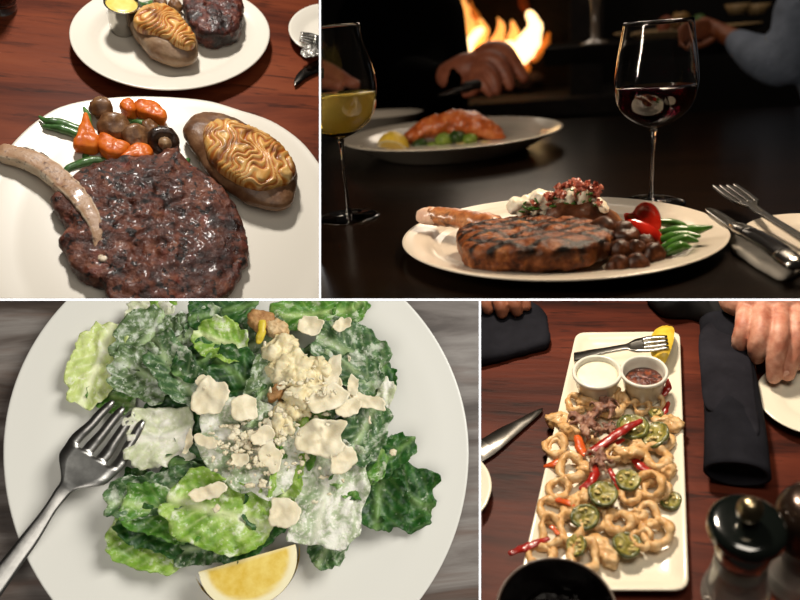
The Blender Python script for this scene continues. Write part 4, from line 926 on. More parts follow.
# =================================================================== fried calamari table (lower right)
use(BR)
WOOD3 = mat('dark cherry wood', [(.25, '#1b0906'), (.42, '#3a160d'), (.58, '#542315'), (.8, '#743622')], 50, 6, rough=.48, stretch=(.14, 1, 1), dist=.8, bump=.15, bsize=4, spots=(('#160806', 8, .55, .68, .7),), spec=.14)
tabletop(WOOD3, [P(380, 240), P(920, 240), P(920, 720), P(380, 720)], 'dark cherry wooden table under the calamari platter')
PL4 = mat('ivory porcelain', '#e2dac6', rough=.22, spec=.5, coat=.3)
q4 = PP([(576, 332), (680, 331), (689, 590), (517, 590)], 12)
def roundq(q, r=9, n=6):
    out = []
    for i in range(4):
        p = q[i]; a = (q[i - 1] - p).normalized(); b = (q[(i + 1) % 4] - p).normalized()
        for j in range(n + 1):
            t = j / n; out.append(p + a * r * (1 - t) ** 2 + b * r * t ** 2)
        nx = q[(i + 1) % 4]
        for t in (.15, .3, .45, .6, .75, .87): out.append(p.lerp(nx, t))
    return out
def qdish(q, H, rim, floor, th=3.2):
    def offs(d):
        r = []
        for i in range(4):
            a = (q[i - 1] - q[i]).normalized(); b = (q[(i + 1) % 4] - q[i]).normalized(); s = abs(a.cross(b).z); r.append(q[i] + (a + b) * (d / max(s, .2)))
        return r
    segs = 160; V = []; pr = [(20, 0, 4), (15, 0, 4), (13, 1.5, 5), (1.5, H - th, 9), (0, H - th * .5, 10), (.2, H - .4, 10), (1.4, H, 9), (rim * .5, H - .6, 9), (rim, H - (H - floor) * .5, 8), (rim + 5, floor, 7), (rim + 14, floor, 6)]
    for d, z, r in pr:
        V += [Vector((p.x, p.y, z)) for p in spline([Vector((p.x, p.y, 0)) for p in roundq(offs(d), r)], segs)]
    Fc = bridge(len(pr), segs); Fc.append(tuple(range(segs))[::-1]); Fc.append(tuple((len(pr) - 1) * segs + j for j in range(segs))); return V, Fc
obj('serving_platter', qdish(q4, 12, 7, 6), PL4, None, 'long rectangular ivory platter of fried calamari', 'platter')
FRY = mat('golden fried batter', [(.25, '#9a6630'), (.42, '#c99a60'), (.58, '#dcb988'), (.78, '#ead6b2')], 11, 6, rough=.45, bump=.45, bsize=4, coat=.15, spots=(('#9a5a22', 8, .6, .7, .6),))
gr = 'fried calamari rings on the platter'
def loop(pts, rads, seg=12):
    n = len(pts); V = []
    for i in range(n):
        p = pts[i]; t = (pts[(i + 1) % n] - pts[i - 1]).normalized(); u = Vector((0, 0, 1)); s = t.cross(u)
        if s.length < .1: s = Vector((1, 0, 0))
        s.normalize(); w = s.cross(t)
        for j in range(seg):
            a = 2 * pi * j / seg; V.append(p + s * (rads[i] * cos(a)) + w * (rads[i] * 1.25 * sin(a)))
    Fc = []
    for i in range(n):
        for j in range(seg):
            k_ = (j + 1) % seg; i2 = (i + 1) % n; Fc.append((i * seg + j, i * seg + k_, i2 * seg + k_, i2 * seg + j))
    return V, Fc
def ring(u, v, R, h, label, r=None, tilt=(0, 0), sq=1.0, ang=0.0, name='calamari_ring'):
    c = P(u, v, h); s = C.s(c); R *= s * 1.06; r = (r * s) if r else R * .255; Rm = R - r; rnd = random.Random(int(u * 5 + v)); a0 = rnd.uniform(0, 6); a = radians(ang); pts = []; rr = []
    n = 34
    for i in range(n):
        t = 2 * pi * i / n; q = Rm * (1 + .09 * sin(2 * t + a0) + .06 * sin(3 * t + a0 * 2)); x, y = q * cos(t), q * sin(t) * sq * 1.12
        x, y = x * cos(a) - y * sin(a), x * sin(a) + y * cos(a)
        pts.append(c + Vector((x, y, tilt[0] * x + tilt[1] * y + 1.2 * sin(2 * t + a0)))); rr.append(r * (1 + .18 * sin(3 * t + a0) + .1 * sin(7 * t)))
    g = rough_up(loop(pts, rr), 1.5, 6, 4, u, flat=False); g = ([Vector((p.x, p.y, max(p.z, 6.4))) for p in g[0]], g[1])
    return obj(name, g, FRY, None, label, 'calamari', gr)
RG = [
 (576, 403, 10.5, 12, 'upright fried ring directly below the white sauce ramekin'), (610, 405, 14.5, 13, 'big pale fried ring behind the upper tentacles'),
 (642, 407, 8.5, 13, 'small fried ring below the brown sauce ramekin'), (656, 404, 9, 13, 'small fried ring beside the top red strips'), (630, 398, 8, 15, 'curled fried ring squeezed under the brown sauce ramekin'),
 (555, 446, 12.5, 13, 'fried ring hanging over the platter edge across from the knife tip'), (557, 450, 11, 10, 'second fried ring stacked beneath the ring across from the knife tip'), (571, 468, 15, 15, 'large fried ring below the orange strip along the knife side'),
 (558, 489, 12.5, 13, 'thick fried ring with a small hole on the knife side'), (657, 457, 14.5, 16, 'large oval fried ring on the napkin side'), (663, 440, 11, 11, 'fried ring tucked behind the oval napkin side ring'),
 (649, 485, 14.5, 18, 'tall fried ring of the leaning pair on the napkin side', None, (.3, .3)), (656, 490, 13.5, 13, 'second fried ring of the leaning pair on the napkin side'), (630, 494, 11.5, 15, 'fried ring between pale pepper slice and leaning pair'),
 (613, 454, 8, 20, 'small fried ring in the middle beside the lower tentacles'), (553, 511, 15, 12, 'wide fried ring at the knife side above the long red strip'), (551, 531, 13, 14, 'upright oval fried ring above the long red strip', None, (.1, .2), 1.25),
 (571, 527, 14, 17, 'fried ring leaning against the upright oval ring', None, (.25, 0), 1.2), (596, 518, 12.5, 14, 'fried ring under the lower pepper slice'), (619, 522, 14.5, 14, 'thick squarish fried ring in the lower middle', 4.8),
 (648, 516, 13.5, 14, 'fried ring on the napkin side under the lowest pale pepper'), (656, 533, 15.5, 15, 'large fried ring at the lower napkin side', None, (.1, .1)), (641, 539, 11, 17, 'fried ring lying over the lowest dark pepper slice'),
 (541, 556, 14, 11, 'fried ring at the lowest corner beside the black bowl'), (584, 556, 17, 17, 'largest fried ring just above the black bowl'), (563, 553, 13, 12, 'fried ring half hidden behind the largest bottom ring'),
 (604, 488, 8, 12, 'small fried ring hidden under the middle pepper slice'), (594, 446, 9, 13, 'fried ring hidden beside the red strips in the middle')]
for q in RG: ring(*q)
gn = 'fried squid pieces on the platter'
def nugget(u, v, a, b, ang, h, label):
    c = P(u, v, h); s = C.s(c); g = dome(jitter_poly((c.x, c.y), a * s, b * s * 1.15, radians(ang), 10, .12, random.Random(u)), max(h - 7, 6.4), 13, 14, 44, .75, 45); g = rough_up(g, 2.6, 8, 4, v)
    return obj('squid_piece', rough_up(g, 1.2, 3.5, 3, u), FRY, None, label, 'calamari', gn)
for q in ((588, 402, 7, 10, 80, 15, 'short fried squid piece beside the upright top ring'), (562, 421, 9, 14, 80, 13, 'long fried squid piece at the upper knife side'), (570, 432, 7, 10, 60, 12, 'fried squid piece beneath the long upper piece'),
          (628, 453, 7, 14, 100, 18, 'smooth tube shaped squid piece in the middle of the platter'), (638, 447, 9, 8, 0, 15, 'round fried squid piece next to the smooth tube'), (666, 470, 9, 10, 0, 11, 'rounded fried squid piece at the napkin side edge'),
          (580, 500, 9, 15, -45, 14, 'diagonal fried squid piece beside the middle pepper slice'), (603, 550, 10, 18, 40, 14, 'flat fried squid slab next to the largest bottom ring'), (612, 392, 8, 8, 20, 16, 'browned squid knot between the two ramekins'),
          (621, 399, 7, 7, 0, 13, 'little squid piece under the browned knot'), (668, 425, 8, 14, 80, 11, 'fried squid piece under the napkin side pepper slice'), (584, 470, 9, 7, 0, 12, 'fried squid piece inside the large knife side ring'), (640, 520, 9, 7, 10, 10, 'fried squid piece under the lower napkin side rings')):
    nugget(*q)
# --- tentacles
TEN = mat('fried tentacle', [(.25, '#4a2a20'), (.45, '#7d5444'), (.65, '#a67f66'), (.8, '#c7a583')], 6, 5, rough=.45, bump=.6, bsize=3)
def tentacles(u, v, R, n, h, label, seed):
    c = P(u, v, h); s = C.s(c); rnd = random.Random(seed); gs_ = [ball(c, R * .38 * s, 10, (1, 1, .7))]
    for i in range(n):
        a = 2 * pi * i / n + rnd.uniform(-.3, .3); d = R * s * rnd.uniform(.8, 1.15); k1 = rnd.uniform(-.9, .9)
        p1 = c + Vector((cos(a) * d * .45, sin(a) * d * .5, 4)); p2 = c + Vector((cos(a + k1 * .5) * d * .85, sin(a + k1 * .5) * d, rnd.uniform(-1, 6))); p3 = c + Vector((cos(a + k1) * d, sin(a + k1) * d * 1.2, rnd.uniform(-3, 3)))
        gs_.append(tube([c, p1, p2, p3], [R * .17 * s, R * .17 * s, R * .14 * s, R * .08 * s], 10, 18))
    g = blob(gs_, 1.1, 2); g = rough_up(g, 2.2, 4.5, 4, seed, flat=False); zz = [Vector((p.x, p.y, max(p.z, 6.5))) for p in g[0]]
    return obj('squid_tentacle', (zz, g[1]), TEN, None, label, 'calamari', 'fried tentacle clusters on the platter')
tentacles(586, 424, 17, 9, 19, 'largest brown purple tentacle cluster beside the long squid piece', 4)
tentacles(604, 407, 13, 8, 20, 'tentacle cluster in front of the big pale top ring', 9)
tentacles(607, 431, 11, 6, 20, 'tentacle cluster behind the long red pepper strip', 2)
tentacles(599, 461, 15, 8, 21, 'tentacle cluster in the very middle below the red strip', 7)
tentacles(612, 503, 8, 6, 15, 'small tentacle cluster beside the middle pepper slice', 5)
# --- jalapeno slices
JS = mat('jalapeno skin', [(.3, '#2c3414'), (.5, '#4c5220'), (.7, '#706f36')], 7, 4, rough=.3, bump=.25, bsize=3, coat=.4)
JF = mat('jalapeno flesh', [(.25, '#4a3a18'), (.45, '#77702f'), (.65, '#9d9148'), (.8, '#bdb070')], 5, 5, rough=.35, bump=.5, bsize=3, coat=.3)
JSEED = mat('pepper seed', '#bfa968', rough=.4)
gj = 'fried jalapeno slices on the platter'
def jalapeno(u, v, R, h, label, tilt=(0, 0), sq=1.0, ang=0):
    c = P(u, v, h); s = C.s(c); R *= s; a = radians(ang); t = thing('jalapeno_slice', c, label, 'pepper slice', gj); rnd = random.Random(int(u + v))
    def pt(x, y, z=0): x, y = x * cos(a) - y * sq * sin(a), x * sin(a) + y * sq * cos(a); return c + Vector((x, y * 1.05, tilt[0] * x + tilt[1] * y + z))
    n = 30; pts = [pt(R * .88 * cos(2 * pi * i / n) * (1 + .05 * sin(3 * 2 * pi * i / n)), R * .88 * sin(2 * pi * i / n)) for i in range(n)]
    obj('pepper_skin', rough_up(loop(pts, [R * .14] * n, 10), .8, 5, 3, u, flat=False), JS, t)
    V = []; m = 8
    for sd in (1.8, -1.2):
        for i in range(m + 1):
            f = (i + .1) / (m + .1) * .86
            for j in range(n): x, y = R * f * cos(2 * pi * j / n), R * f * sin(2 * pi * j / n); V.append(pt(x, y, sd + (1.6 * fbm((x, y, u), 4.5, 3, v) - 1.8 * abs(sin(1.5 * 2 * pi * j / n)) * sin(f / .86 * pi) if sd > 0 else 0)))
    k_ = (m + 1) * n; Fc = bridge(m + 1, n) + [tuple(i + k_ for i in f[::-1]) for f in bridge(m + 1, n)] + [tuple(range(n)), tuple(k_ + j for j in range(n))]
    obj('pepper_flesh', (V, Fc), JF, t)
    for i in range(6):
        b = rnd.uniform(0, 6.28); d = R * rnd.uniform(.3, .62); obj('seed', ball(pt(d * cos(b), d * sin(b), 2.2), 1.3, 6, (1.2, 1, .6)), JSEED, t)
    return t
for q in ((633, 427, 15.5, 20, 'largest jalapeno slice with a red strip across it'), (655, 435, 12.5, 20, 'oval jalapeno slice tilted on the napkin side', (.3, .1), 1.25, -25), (656, 414, 7, 16, 'small dark jalapeno end below the top red strips'),
          (628, 480, 12.5, 19, 'pale green jalapeno slice in the middle of the platter'), (603, 494, 14.5, 24, 'dark round jalapeno slice left of the middle'), (585, 517, 14.5, 22, 'tilted jalapeno slice below the dark round slice', (-.1, .2), .85, 30),
          (627, 545, 14, 17, 'lowest dark jalapeno slice under a fried ring'), (670, 500, 11, 11, 'yellow green jalapeno slice lying on the bare platter'), (576, 546, 10, 20, 'jalapeno slice on top of the largest bottom ring', (.2, .1), 1.2), (640, 396, 6, 12, 'little jalapeno end under the brown sauce ramekin')):
    jalapeno(*q)
REDP = mat('red pepper strip', [(.3, '#780f0a'), (.55, '#9e1d14'), (.8, '#bd4530')], 9, 3, rough=.28, bump=.15, coat=.4)
ORP = mat('orange pepper strip', [(.3, '#a8380f'), (.6, '#cf5c22')], 9, 3, rough=.3, bump=.15, coat=.3)
gp = 'red pepper strips on the platter'
def strip(pts, r, label, m=REDP): return obj('pepper_strip', rough_up(tube([P(*q) for q in pts], [r * .7] + [r] * (len(pts) - 2) + [r * .6], 10, 24, .45), .9, 6, 3, r, flat=False), m, None, label, 'pepper strip', gp)
strip([(588, 453, 22), (604, 443, 25), (620, 432, 27), (640, 421, 28)], 4.2, 'longest red strip lying diagonally across the tentacles')
strip([(578, 438, 18), (580, 446, 18), (584, 454, 18)], 5, 'wide orange strip below the largest tentacles', ORP)
strip([(594, 464, 20), (595, 474, 20), (590, 482, 20), (582, 488, 18)], 4, 'curved red strip beside the middle tentacles')
strip([(634, 459, 14), (641, 466, 14), (652, 471, 13)], 4.5, 'red strip below the smooth squid tube')
strip([(610, 470, 18), (616, 480, 18), (622, 494, 16)], 3, 'thin red strip between pale pepper slice and dark slice')
strip([(656, 396, 14), (664, 393, 15), (668, 387, 18), (667, 381, 20)], 3.6, 'curled red strip right under the brown sauce ramekin')
strip([(659, 417, 13), (665, 411, 14), (668, 403, 16)], 2.8, 'short red strip at the napkin side edge below the curled strip')
strip([(546, 466, 12), (555, 463, 14), (565, 460, 14)], 3.2, 'orange strip poking out on the knife side', ORP)
strip([(511, 553, 14), (524, 548, 15), (536, 543, 15), (547, 539, 14)], 3.3, 'long red strip hanging over the platter edge near the black bowl')
strip([(558, 500, 16), (566, 502, 18), (573, 505, 18)], 3, 'short orange red strip above the leaning fried ring', ORP)
strip([(600, 448, 20), (612, 444, 22), (622, 440, 20)], 3.4, 'red strip under the longest strip')
strip([(552, 527, 19), (558, 533, 20)], 3, 'tiny orange strip in front of the upright oval ring', ORP)
# --- ramekins
RAM = mat('white ramekin', '#dcd8cc', rough=.2, coat=.4)
def ramekin(u, v, R, H, sauce, lvl, label, slabel):
    c = P(u, v, 6 + H); c.z = 6.2; s = C.s(c) ; r = R * C.s(P(u, v, 6 + H)); t = thing('ramekin', c, label, 'ramekin')
    obj('cup', lathe([(0, 0), (r * .72, 0), (r * .76, 1.2), (r * .9, H * .75), (r * .93, H * .86), (r * .99, H * .9), (r, H - 1.5), (r * .97, H), (r * .9, H), (r * .86, H - 1.2), (r * .83, H * .8), (r * .68, 4), (0, 3.5)], c, 56), RAM, t)
    obj('sauce', lathe([(0, H * .45), (r * .76, H * .5), (r * .82, H * lvl), (r * .7, H * lvl + .3), (0, H * lvl + .8)], c, 48), sauce, t, label=slabel); return t
ramekin(597, 371, 24.3, 32, mat('white sauce', [(.3, '#d9d2b8'), (.7, '#e6e0c8')], 8, rough=.3, bump=.1), .84, 'white ramekin of creamy white sauce', 'creamy white sauce')
ramekin(644, 370.5, 23.2, 32, mat('chunky brown sauce', [(.3, '#220b04'), (.5, '#4a1b0a'), (.7, '#8a4420')], 5, 5, rough=.2, bump=.6, bsize=4, coat=.5), .62, 'white ramekin of chunky brown red sauce', 'chunky brown red sauce')
g = fork_geo(P(574, 357, 15), P(668, 341, 34), (0, 0, 1), 0, [(0, 6.5), (.1, 6), (.4, 4), (.56, 4), (.7, 9.5), (.82, 10.5), (1, 9)], .25, lambda t: 2 * sin(t * pi), 1.6)
obj('fork', g, STEEL, None, 'steel fork lying behind the ramekins with tines on the lemon', 'fork')
lemon_wedge(P(661, 368, 13), P(668, 330, 16), 17, (-1, -.1, .75), radians(80), 'lemon wedge at the top corner of the calamari platter')
# --- mills
CAPM = mat('glossy black cap', '#0b0f0d', rough=.1, coat=.8, spec=.7)
GLM = mat('mill glass', '#f4f1ea', rough=.06, trans=.8, ior=1.45, coat=.5)
def mill(cap, R, H, label, capm, knob=True, round_=False):
    top = P(cap[0], cap[1], H); c = Vector((top.x, top.y, 0)); s = C.s(top); R *= s; t = thing('pepper_mill', c, label, 'pepper mill')
    gb_ = H * .62
    obj('glass_body', lathe([(0, .3), (R * .9, .3), (R * .95, 2), (R * .95, 8), (R * .9, 10), (R * .93, 12), (R * .86, 16), (R * .72, gb_ * .7), (R * .68, gb_), (R * .62, gb_), (R * .66, gb_ * .7), (R * .78, 16), (R * .6, 11), (0, 10)], c, 56), GLM, t)
    obj('peppercorn_fill', rough_up(lathe([(0, 12), (R * .5, 12.5), (R * .68, 18), (R * .62, gb_ * .62), (R * .3, gb_ * .7), (0, gb_ * .7)], c, 36), 2.2, 4, 3, 2), mat('peppercorns', [(.3, '#15100c'), (.55, '#4a3626'), (.8, '#8a7458')], 4, rough=.6, bump=.8), t)
    obj('collar', lathe([(R * .5, gb_ - 2), (R * .72, gb_ - 2), (R * .74, gb_ + 4), (R * .7, H - 12), (R * .5, H - 12)], c, 48), STEEL, t)
    cp = obj('cap', lathe(smoothprof([(R * .55, H - 12), (R * .96, H - 11), (R, H - 7), (R * .97, H - 3.5), (R * .8, H - 1), (R * .4, H), (0, H + .6)] if not round_ else [(R * .6, H - 42), (R * .9, H - 41), (R, H - 36), (R * 1.02, H - 24), (R * .95, H - 12), (R * .7, H - 3), (R * .35, H), (0, H + .6)], 44), c, 64), capm, t)
    if knob: obj('knob', lathe(smoothprof([(3.5 * s, H), (4 * s, H + 3), (9 * s, H + 5), (12 * s, H + 10), (11 * s, H + 16), (6 * s, H + 20), (0, H + 21)], 36), c, 40), mat('brass grey knob', '#a89878', rough=.28, metal=1.0), cp)
    return t
mill((748, 521), 37.5, 92, 'glass pepper mill with a glossy black cap and metal knob', CAPM)
mill((818, 499), 36, 96, 'second glass mill with a dark brown metal cap at the photo edge', mat('brown metal cap', '#3a2c24', rough=.25, metal=.7, coat=.4), False, True)
# --- black bowl
rim = P(556, 611, 62); c = Vector((rim.x, rim.y, 0)); s = C.s(rim); R = 60 * s
t = thing('black_bowl', c, 'glossy black bowl at the near edge in front of the platter', 'bowl')
obj('bowl', lathe(smoothprof([(0, 0), (R * .45, 0), (R * .5, 3), (R * .8, 26), (R * .97, 52), (R, 60), (R * .985, 62), (R * .95, 60), (R * .9, 48), (R * .72, 26), (R * .4, 8), (0, 6)], 60), c, 72), mat('black glaze', '#0a0707', rough=.14, coat=.7), t)
obj('rim_band', lathe([(R * .985, 57), (R * 1.012, 59), (R * 1.01, 61.5), (R * .985, 62.8), (R * .965, 61.5), (R * .97, 58)], c, 72, ring=True), mat('worn rim', '#4a3a30', rough=.3, coat=.4), t, label='brown grey rim of the bowl')
g = lathe([(0, 30), (R * .7, 30)] + [(R * (.76 - .04 * i), 34 + .1 * i) for i in range(19)] + [(0, 36)], c, 64)
obj('liquid', rough_up(g, 4, 14, 4, 3, flat=False), mat('dark sauce', '#080404', rough=.12, spec=.3, bump=.9, bsize=9), t, label='dark glossy liquid')
# --- knife and plates on the sides
t = thing('table_knife', P(500, 440, 2), 'broad table knife pointing at the platter from the left edge', 'knife')
obj('blade', slab(PP([(543, 408), (541, 413), (528, 425), (510, 441), (495, 454), (478, 465), (440, 490), (425, 470), (478, 441), (500, 428), (515, 421), (532, 412)], 3), 2, 1.6, .5), mat('knife blade', [(.3, '#77736d'), (.7, '#94908a')], 20, rough=.28, metal=1.0), t)
obj('handle', tube([P(440, 476, 5), P(400, 500, 5)], [7, 8], 12, 6, .6), STEEL, t)
pcx = P(441, 487, 12)
obj('side_plate', dish([Vector((pcx.x + 44 * cos(a * .2), pcx.y + 44 * sin(a * .2), 0)) for a in range(31)], 12, 10, 6, .2, 2.5), PL4, None, 'white plate edge just showing below the knife at the left edge', 'plate')
pcx = P(812, 397, 12); rx = (P(812, 397, 12) - P(757, 397, 12)).length
obj('side_plate', dish([Vector((pcx.x + rx * cos(2 * pi * a / 40), pcx.y + rx * sin(2 * pi * a / 40), 0)) for a in range(40)], 12, 18, 7, .25, 2.5), PL4, None, 'white side plate under the fingertips at the right edge', 'plate')
BNAP = mat('black napkin', [(.3, '#121217'), (.7, '#1f1f25')], 30, 4, rough=.85, bump=.15, bsize=6, spec=.1)
t = thing('napkin_roll', P(730, 420, 0), 'black napkin rolled around cutlery beside the platter', 'napkin')
rl = [(722, 322, 17), (726, 350, 17), (731, 390, 18), (735, 430, 18), (737, 474, 17)]
def rolltube(pts, w, hh, seg=40):
    path = spline([P(*q) for q in pts], 36, False); V = []
    for i, p in enumerate(path):
        f = i / 35; d = (path[min(i + 1, 35)] - path[max(i - 1, 0)]).normalized(); s = d.cross(Vector((0, 0, 1))).normalized(); wd = w[0] + (w[1] - w[0]) * f
        for j in range(seg):
            a = 2 * pi * j / seg; V.append(p + s * (wd * cos(a)) + Vector((0, 0, hh * sin(a) + .6 * fbm(p + s * wd * cos(a), 18, 3, 2))))
    return V, path
V, path = rolltube(rl, (21, 25), 15)
Fc = bridge(36, 40)
# hollow rolled end
b0 = len(V); e = path[-1]; d = (path[-1] - path[-3]).normalized()
for sc_, back in ((.86, 0), (.82, 10), (.4, 14)):
    for j in range(40): V.append(e + (V[35 * 40 + j] - e) * sc_ - d * back)
for r in range(3):
    for j in range(40):
        k_ = (j + 1) % 40; A0 = 35 * 40 if r == 0 else b0 + (r - 1) * 40; B0 = b0 + r * 40; Fc.append((A0 + j, A0 + k_, B0 + k_, B0 + j))
Fc.append(tuple(b0 + 80 + j for j in range(40))); Fc.append(tuple(range(40))[::-1])
obj('cloth', (V, Fc), BNAP, t)
fo = [(700, 330), (716, 318), (736, 330), (750, 352), (756, 392), (760, 430), (748, 428), (728, 412), (706, 402), (701, 370)]
g = sheet(PP(fo, 34), lambda x, y, s: 34.5 - 5.5 * s * s + 1.5 * fbm((x, y, 0), 30, 2, 1), 12, 60, 1.6)
obj('flap', g, mat('black napkin flap', [(.3, '#17161b'), (.7, '#25242a')], 30, 4, rough=.85, bump=.12, bsize=6, spec=.1), t, label='loose outer fold of the black napkin')
t = thing('table_knife', P(757, 395, 6), 'thin steel knife edge sticking out beside the napkin roll', 'knife')
obj('blade', slab(PP([(750, 352), (754, 352), (760, 395), (762, 425), (757, 425), (755, 395)], 9), 8, 1.5, .4), STEEL, t)
obj('handle', tube([P(752, 352, 9), P(749, 318, 9)], [3.5, 4], 10, 6, .6), STEEL, t)
g = dome(PP([(470, 300), (505, 297), (541, 308), (549, 330), (548, 344), (528, 350), (500, 358), (478, 363), (460, 366)], 8), .4, 14, 14, 90, .4, 20, lambda x, y, s: 3 * fbm((x, y, 0), 40, 3, 3), 2, 20, 3)
obj('napkin', g, BNAP, None, 'dark folded napkin under the fingers at the upper left corner', 'napkin')
# --- the two diners' hands
HSK = mat('hand skin', [(.3, '#a5624c'), (.5, '#c38870'), (.7, '#d8a690')], 14, 4, rough=.5, bump=.12, bsize=2.5, sss=.15, spots=(('#c07056', 22, .55, .7, .5),))
NAIL = mat('finger nail', '#d9a792', rough=.25, coat=.4)
t = thing('person', P(765, 318, 30), 'person in a black sleeve with fingers reaching onto the side plate', 'person')
def q_(u, v, h): return P(u, v, h)
def fing(pts, rads, seg=16): return tube([q_(*p) for p in pts], [r * C.s(q_(*pts[0])) for r in rads], seg, 30)
parts = [fing([(746, 308, 52), (744, 326, 50), (740, 341, 38), (739, 350, 24)], [9.5, 9, 8.3, 6.5]),
         fing([(762, 308, 56), (761, 330, 54), (757, 347, 42), (757, 357, 26)], [10.5, 10, 9.2, 7.5]),
         fing([(779, 308, 56), (779, 334, 53), (775, 357, 38), (774, 377, 21)], [10.5, 9.8, 9.2, 7]),
         fing([(796, 308, 54), (797, 332, 51), (794, 354, 37), (788, 375, 21)], [10, 9, 8.2, 6.3]),
         fing([(812, 306, 48), (815, 330, 40), (806, 352, 26), (800, 364, 20)], [10, 9, 8, 6.5]),
         fing([(744, 302, 50), (740, 296, 50)], [14, 14]),
         tube([P(735, 300, 46), P(755, 303, 52), P(775, 303, 54), P(797, 303, 50), P(812, 300, 46)], [15, 18, 18, 17, 14], 20, 24),
         tube([P(770, 296, 50), P(772, 270, 52), P(772, 240, 54)], [34, 33, 27], 24, 20, .62)]
g = blob(parts, 1.25, 5); hnd = obj('hand', rough_up(g, .35, 7, 3, 2, flat=False), HSK, t)
for (u, v, h, w) in ((739, 349, 28, 4.6), (757, 356, 30, 5), (773, 376, 25, 5), (787, 375, 25, 4.6)):
    obj('nail', ball(P(u, v, h - 2), w, 8, (1, .5, 1.1)), NAIL, hnd)
obj('sleeve', blob([tube([P(768, 225, 54), P(766, 180, 70), P(760, 110, 90)], [44, 54, 64], 20, 16)], 4, 3), mat('black sleeve', '#0a090b', rough=.9), t)
obj('jacket', rough_up(dome(PP([(660, 304), (690, 306), (706, 312), (722, 326), (735, 320), (740, 280), (640, 270)], 20), .5, 34, 14, 70, .8, 30), 3, 30, 3), mat('black sleeve', '#0a090b', rough=.9), t, label='fold of black jacket beside the hand')
t = thing('person', P(505, 305, 16), 'person whose fingertips rest on the dark napkin at the upper left corner', 'person')
parts = [fing([(482, 285, 30), (484, 300, 28), (488, 309, 20)], [8, 7.5, 6]), fing([(496, 283, 32), (500, 302, 30), (502, 313, 20)], [8.5, 8, 6]), fing([(510, 283, 32), (514, 301, 30), (517, 311, 20)], [8.5, 8, 6]), fing([(522, 284, 30), (524, 298, 26), (526, 306, 20)], [7.5, 7, 5.5]),
         tube([P(480, 284, 32), P(502, 280, 34), P(524, 284, 30)], [14, 17, 13], 18, 14), tube([P(502, 276, 34), P(500, 240, 36)], [26, 24], 20, 10, .6)]
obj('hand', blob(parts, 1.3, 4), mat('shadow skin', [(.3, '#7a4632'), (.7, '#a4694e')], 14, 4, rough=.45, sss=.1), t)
# --- light
light('table_lamp', 'AREA', (-160, 300, 800), (0, 20, 0), 10.0, .10, (1, .87, .70))
light('phone_fill', 'AREA', (100, -260, 900), (0, 40, 0), 3.2, .3, (1, .9, .76))
# ------------------------------------------------------------------ the white dividers between the four table settings
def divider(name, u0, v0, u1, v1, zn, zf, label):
    """A thin board standing edge-on between two settings, its front edge made to glow white towards the room."""
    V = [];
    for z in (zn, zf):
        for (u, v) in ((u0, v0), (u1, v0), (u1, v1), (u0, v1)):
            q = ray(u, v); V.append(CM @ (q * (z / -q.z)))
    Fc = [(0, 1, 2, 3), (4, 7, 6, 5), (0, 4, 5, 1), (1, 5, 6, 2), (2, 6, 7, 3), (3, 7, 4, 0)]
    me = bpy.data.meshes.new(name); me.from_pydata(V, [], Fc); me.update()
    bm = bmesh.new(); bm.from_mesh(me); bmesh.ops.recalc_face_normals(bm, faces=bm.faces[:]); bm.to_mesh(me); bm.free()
    me.materials.append(mat('divider side', '#3a3632', rough=.8)); me.materials.append(mat('glowing divider edge', '#ffffff', rough=.6, emit=('#ffffff', 1.6)))  # front edge has added emission to stay white whatever the lamps do
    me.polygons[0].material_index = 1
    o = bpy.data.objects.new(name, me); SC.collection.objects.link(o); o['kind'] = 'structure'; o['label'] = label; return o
divider('trim_1', -40, 298.6, 840, 300.6, .62, .9, 'glowing white front edge of the long board between the upper and lower settings')
divider('trim_2', 319.1, -40, 320.9, 298.5, .62, .95, 'glowing white front edge of the board between the two upper settings')
divider('trim_3', 478.9, 300.7, 480.9, 640, .6, .9, 'glowing white front edge of the board between the two lower settings')

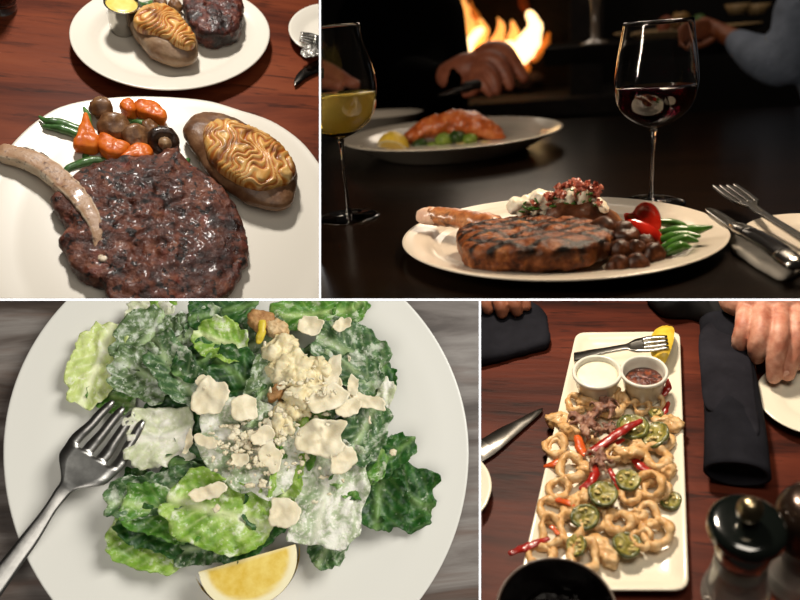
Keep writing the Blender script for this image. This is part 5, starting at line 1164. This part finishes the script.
# ------------------------------------------------------------------ each setting ends flush at the boards beside it
def half(cond):
    k, val = cond[0], cond[1]
    if k[0] == 'u': n = Vector((F, 0, val - 400))            # F x + (val-400) z <= 0  <=> u <= val
    else: n = Vector((0, F, -(val - 300)))                    # v >= val  <=>  F y - (val-300) z <= 0
    if k == 'u>' or k == 'v<': n = -n
    return n.normalized()
bpy.context.view_layer.update()
CI = CM.inverted()
for cell in (TL, TR, BL, BR):
    for o in list(cell.col.objects):
        if o.type != 'MESH': continue
        W = CI @ o.matrix_world; me = o.data; pts = [W @ v.co for v in me.vertices]; gone = False
        for cd in cell.clip:
            n = half(cd); ds = [n.dot(p) for p in pts]
            if not ds or max(ds) <= 1e-7: continue
            if min(ds) >= -1e-5: gone = True; break
            bm = bmesh.new(); bm.from_mesh(me); L = W.inverted()
            pl = L @ Vector((0, 0, 0)); nl = (L.to_3x3() @ n).normalized()
            r = bmesh.ops.bisect_plane(bm, geom=bm.verts[:] + bm.edges[:] + bm.faces[:], plane_co=pl, plane_no=nl, clear_outer=True, dist=1e-7)
            ed = [g for g in r['geom_cut'] if isinstance(g, bmesh.types.BMEdge) and g.is_boundary]
            if ed:
                try:
                    rf = bmesh.ops.holes_fill(bm, edges=ed, sides=0)
                    for f_ in rf['faces']: f_.smooth = False
                    bmesh.ops.split(bm, geom=rf['faces'])
                except Exception: pass
            bm.to_mesh(me); bm.free(); me.update(); pts = [W @ v.co for v in me.vertices]
            if not pts: gone = True; break
        if gone:
            bpy.data.objects.remove(o)
for cell in (TL, TR, BL, BR):
    for _ in range(3):
        for o in list(cell.col.objects):
            if o.type == 'EMPTY' and not o.children: bpy.data.objects.remove(o)
for o in SC.objects:
    if '_at' in o: del o['_at']

# ------------------------------------------------------------------ surroundings
w = bpy.data.worlds.new('room'); SC.world = w; w.use_nodes = True
w.node_tree.nodes['Background'].inputs[0].default_value = (.9, .8, .7, 1); w.node_tree.nodes['Background'].inputs[1].default_value = .012
SC.view_settings.view_transform = 'Standard'; SC.view_settings.look = 'None'
SC.cycles.use_denoising = True
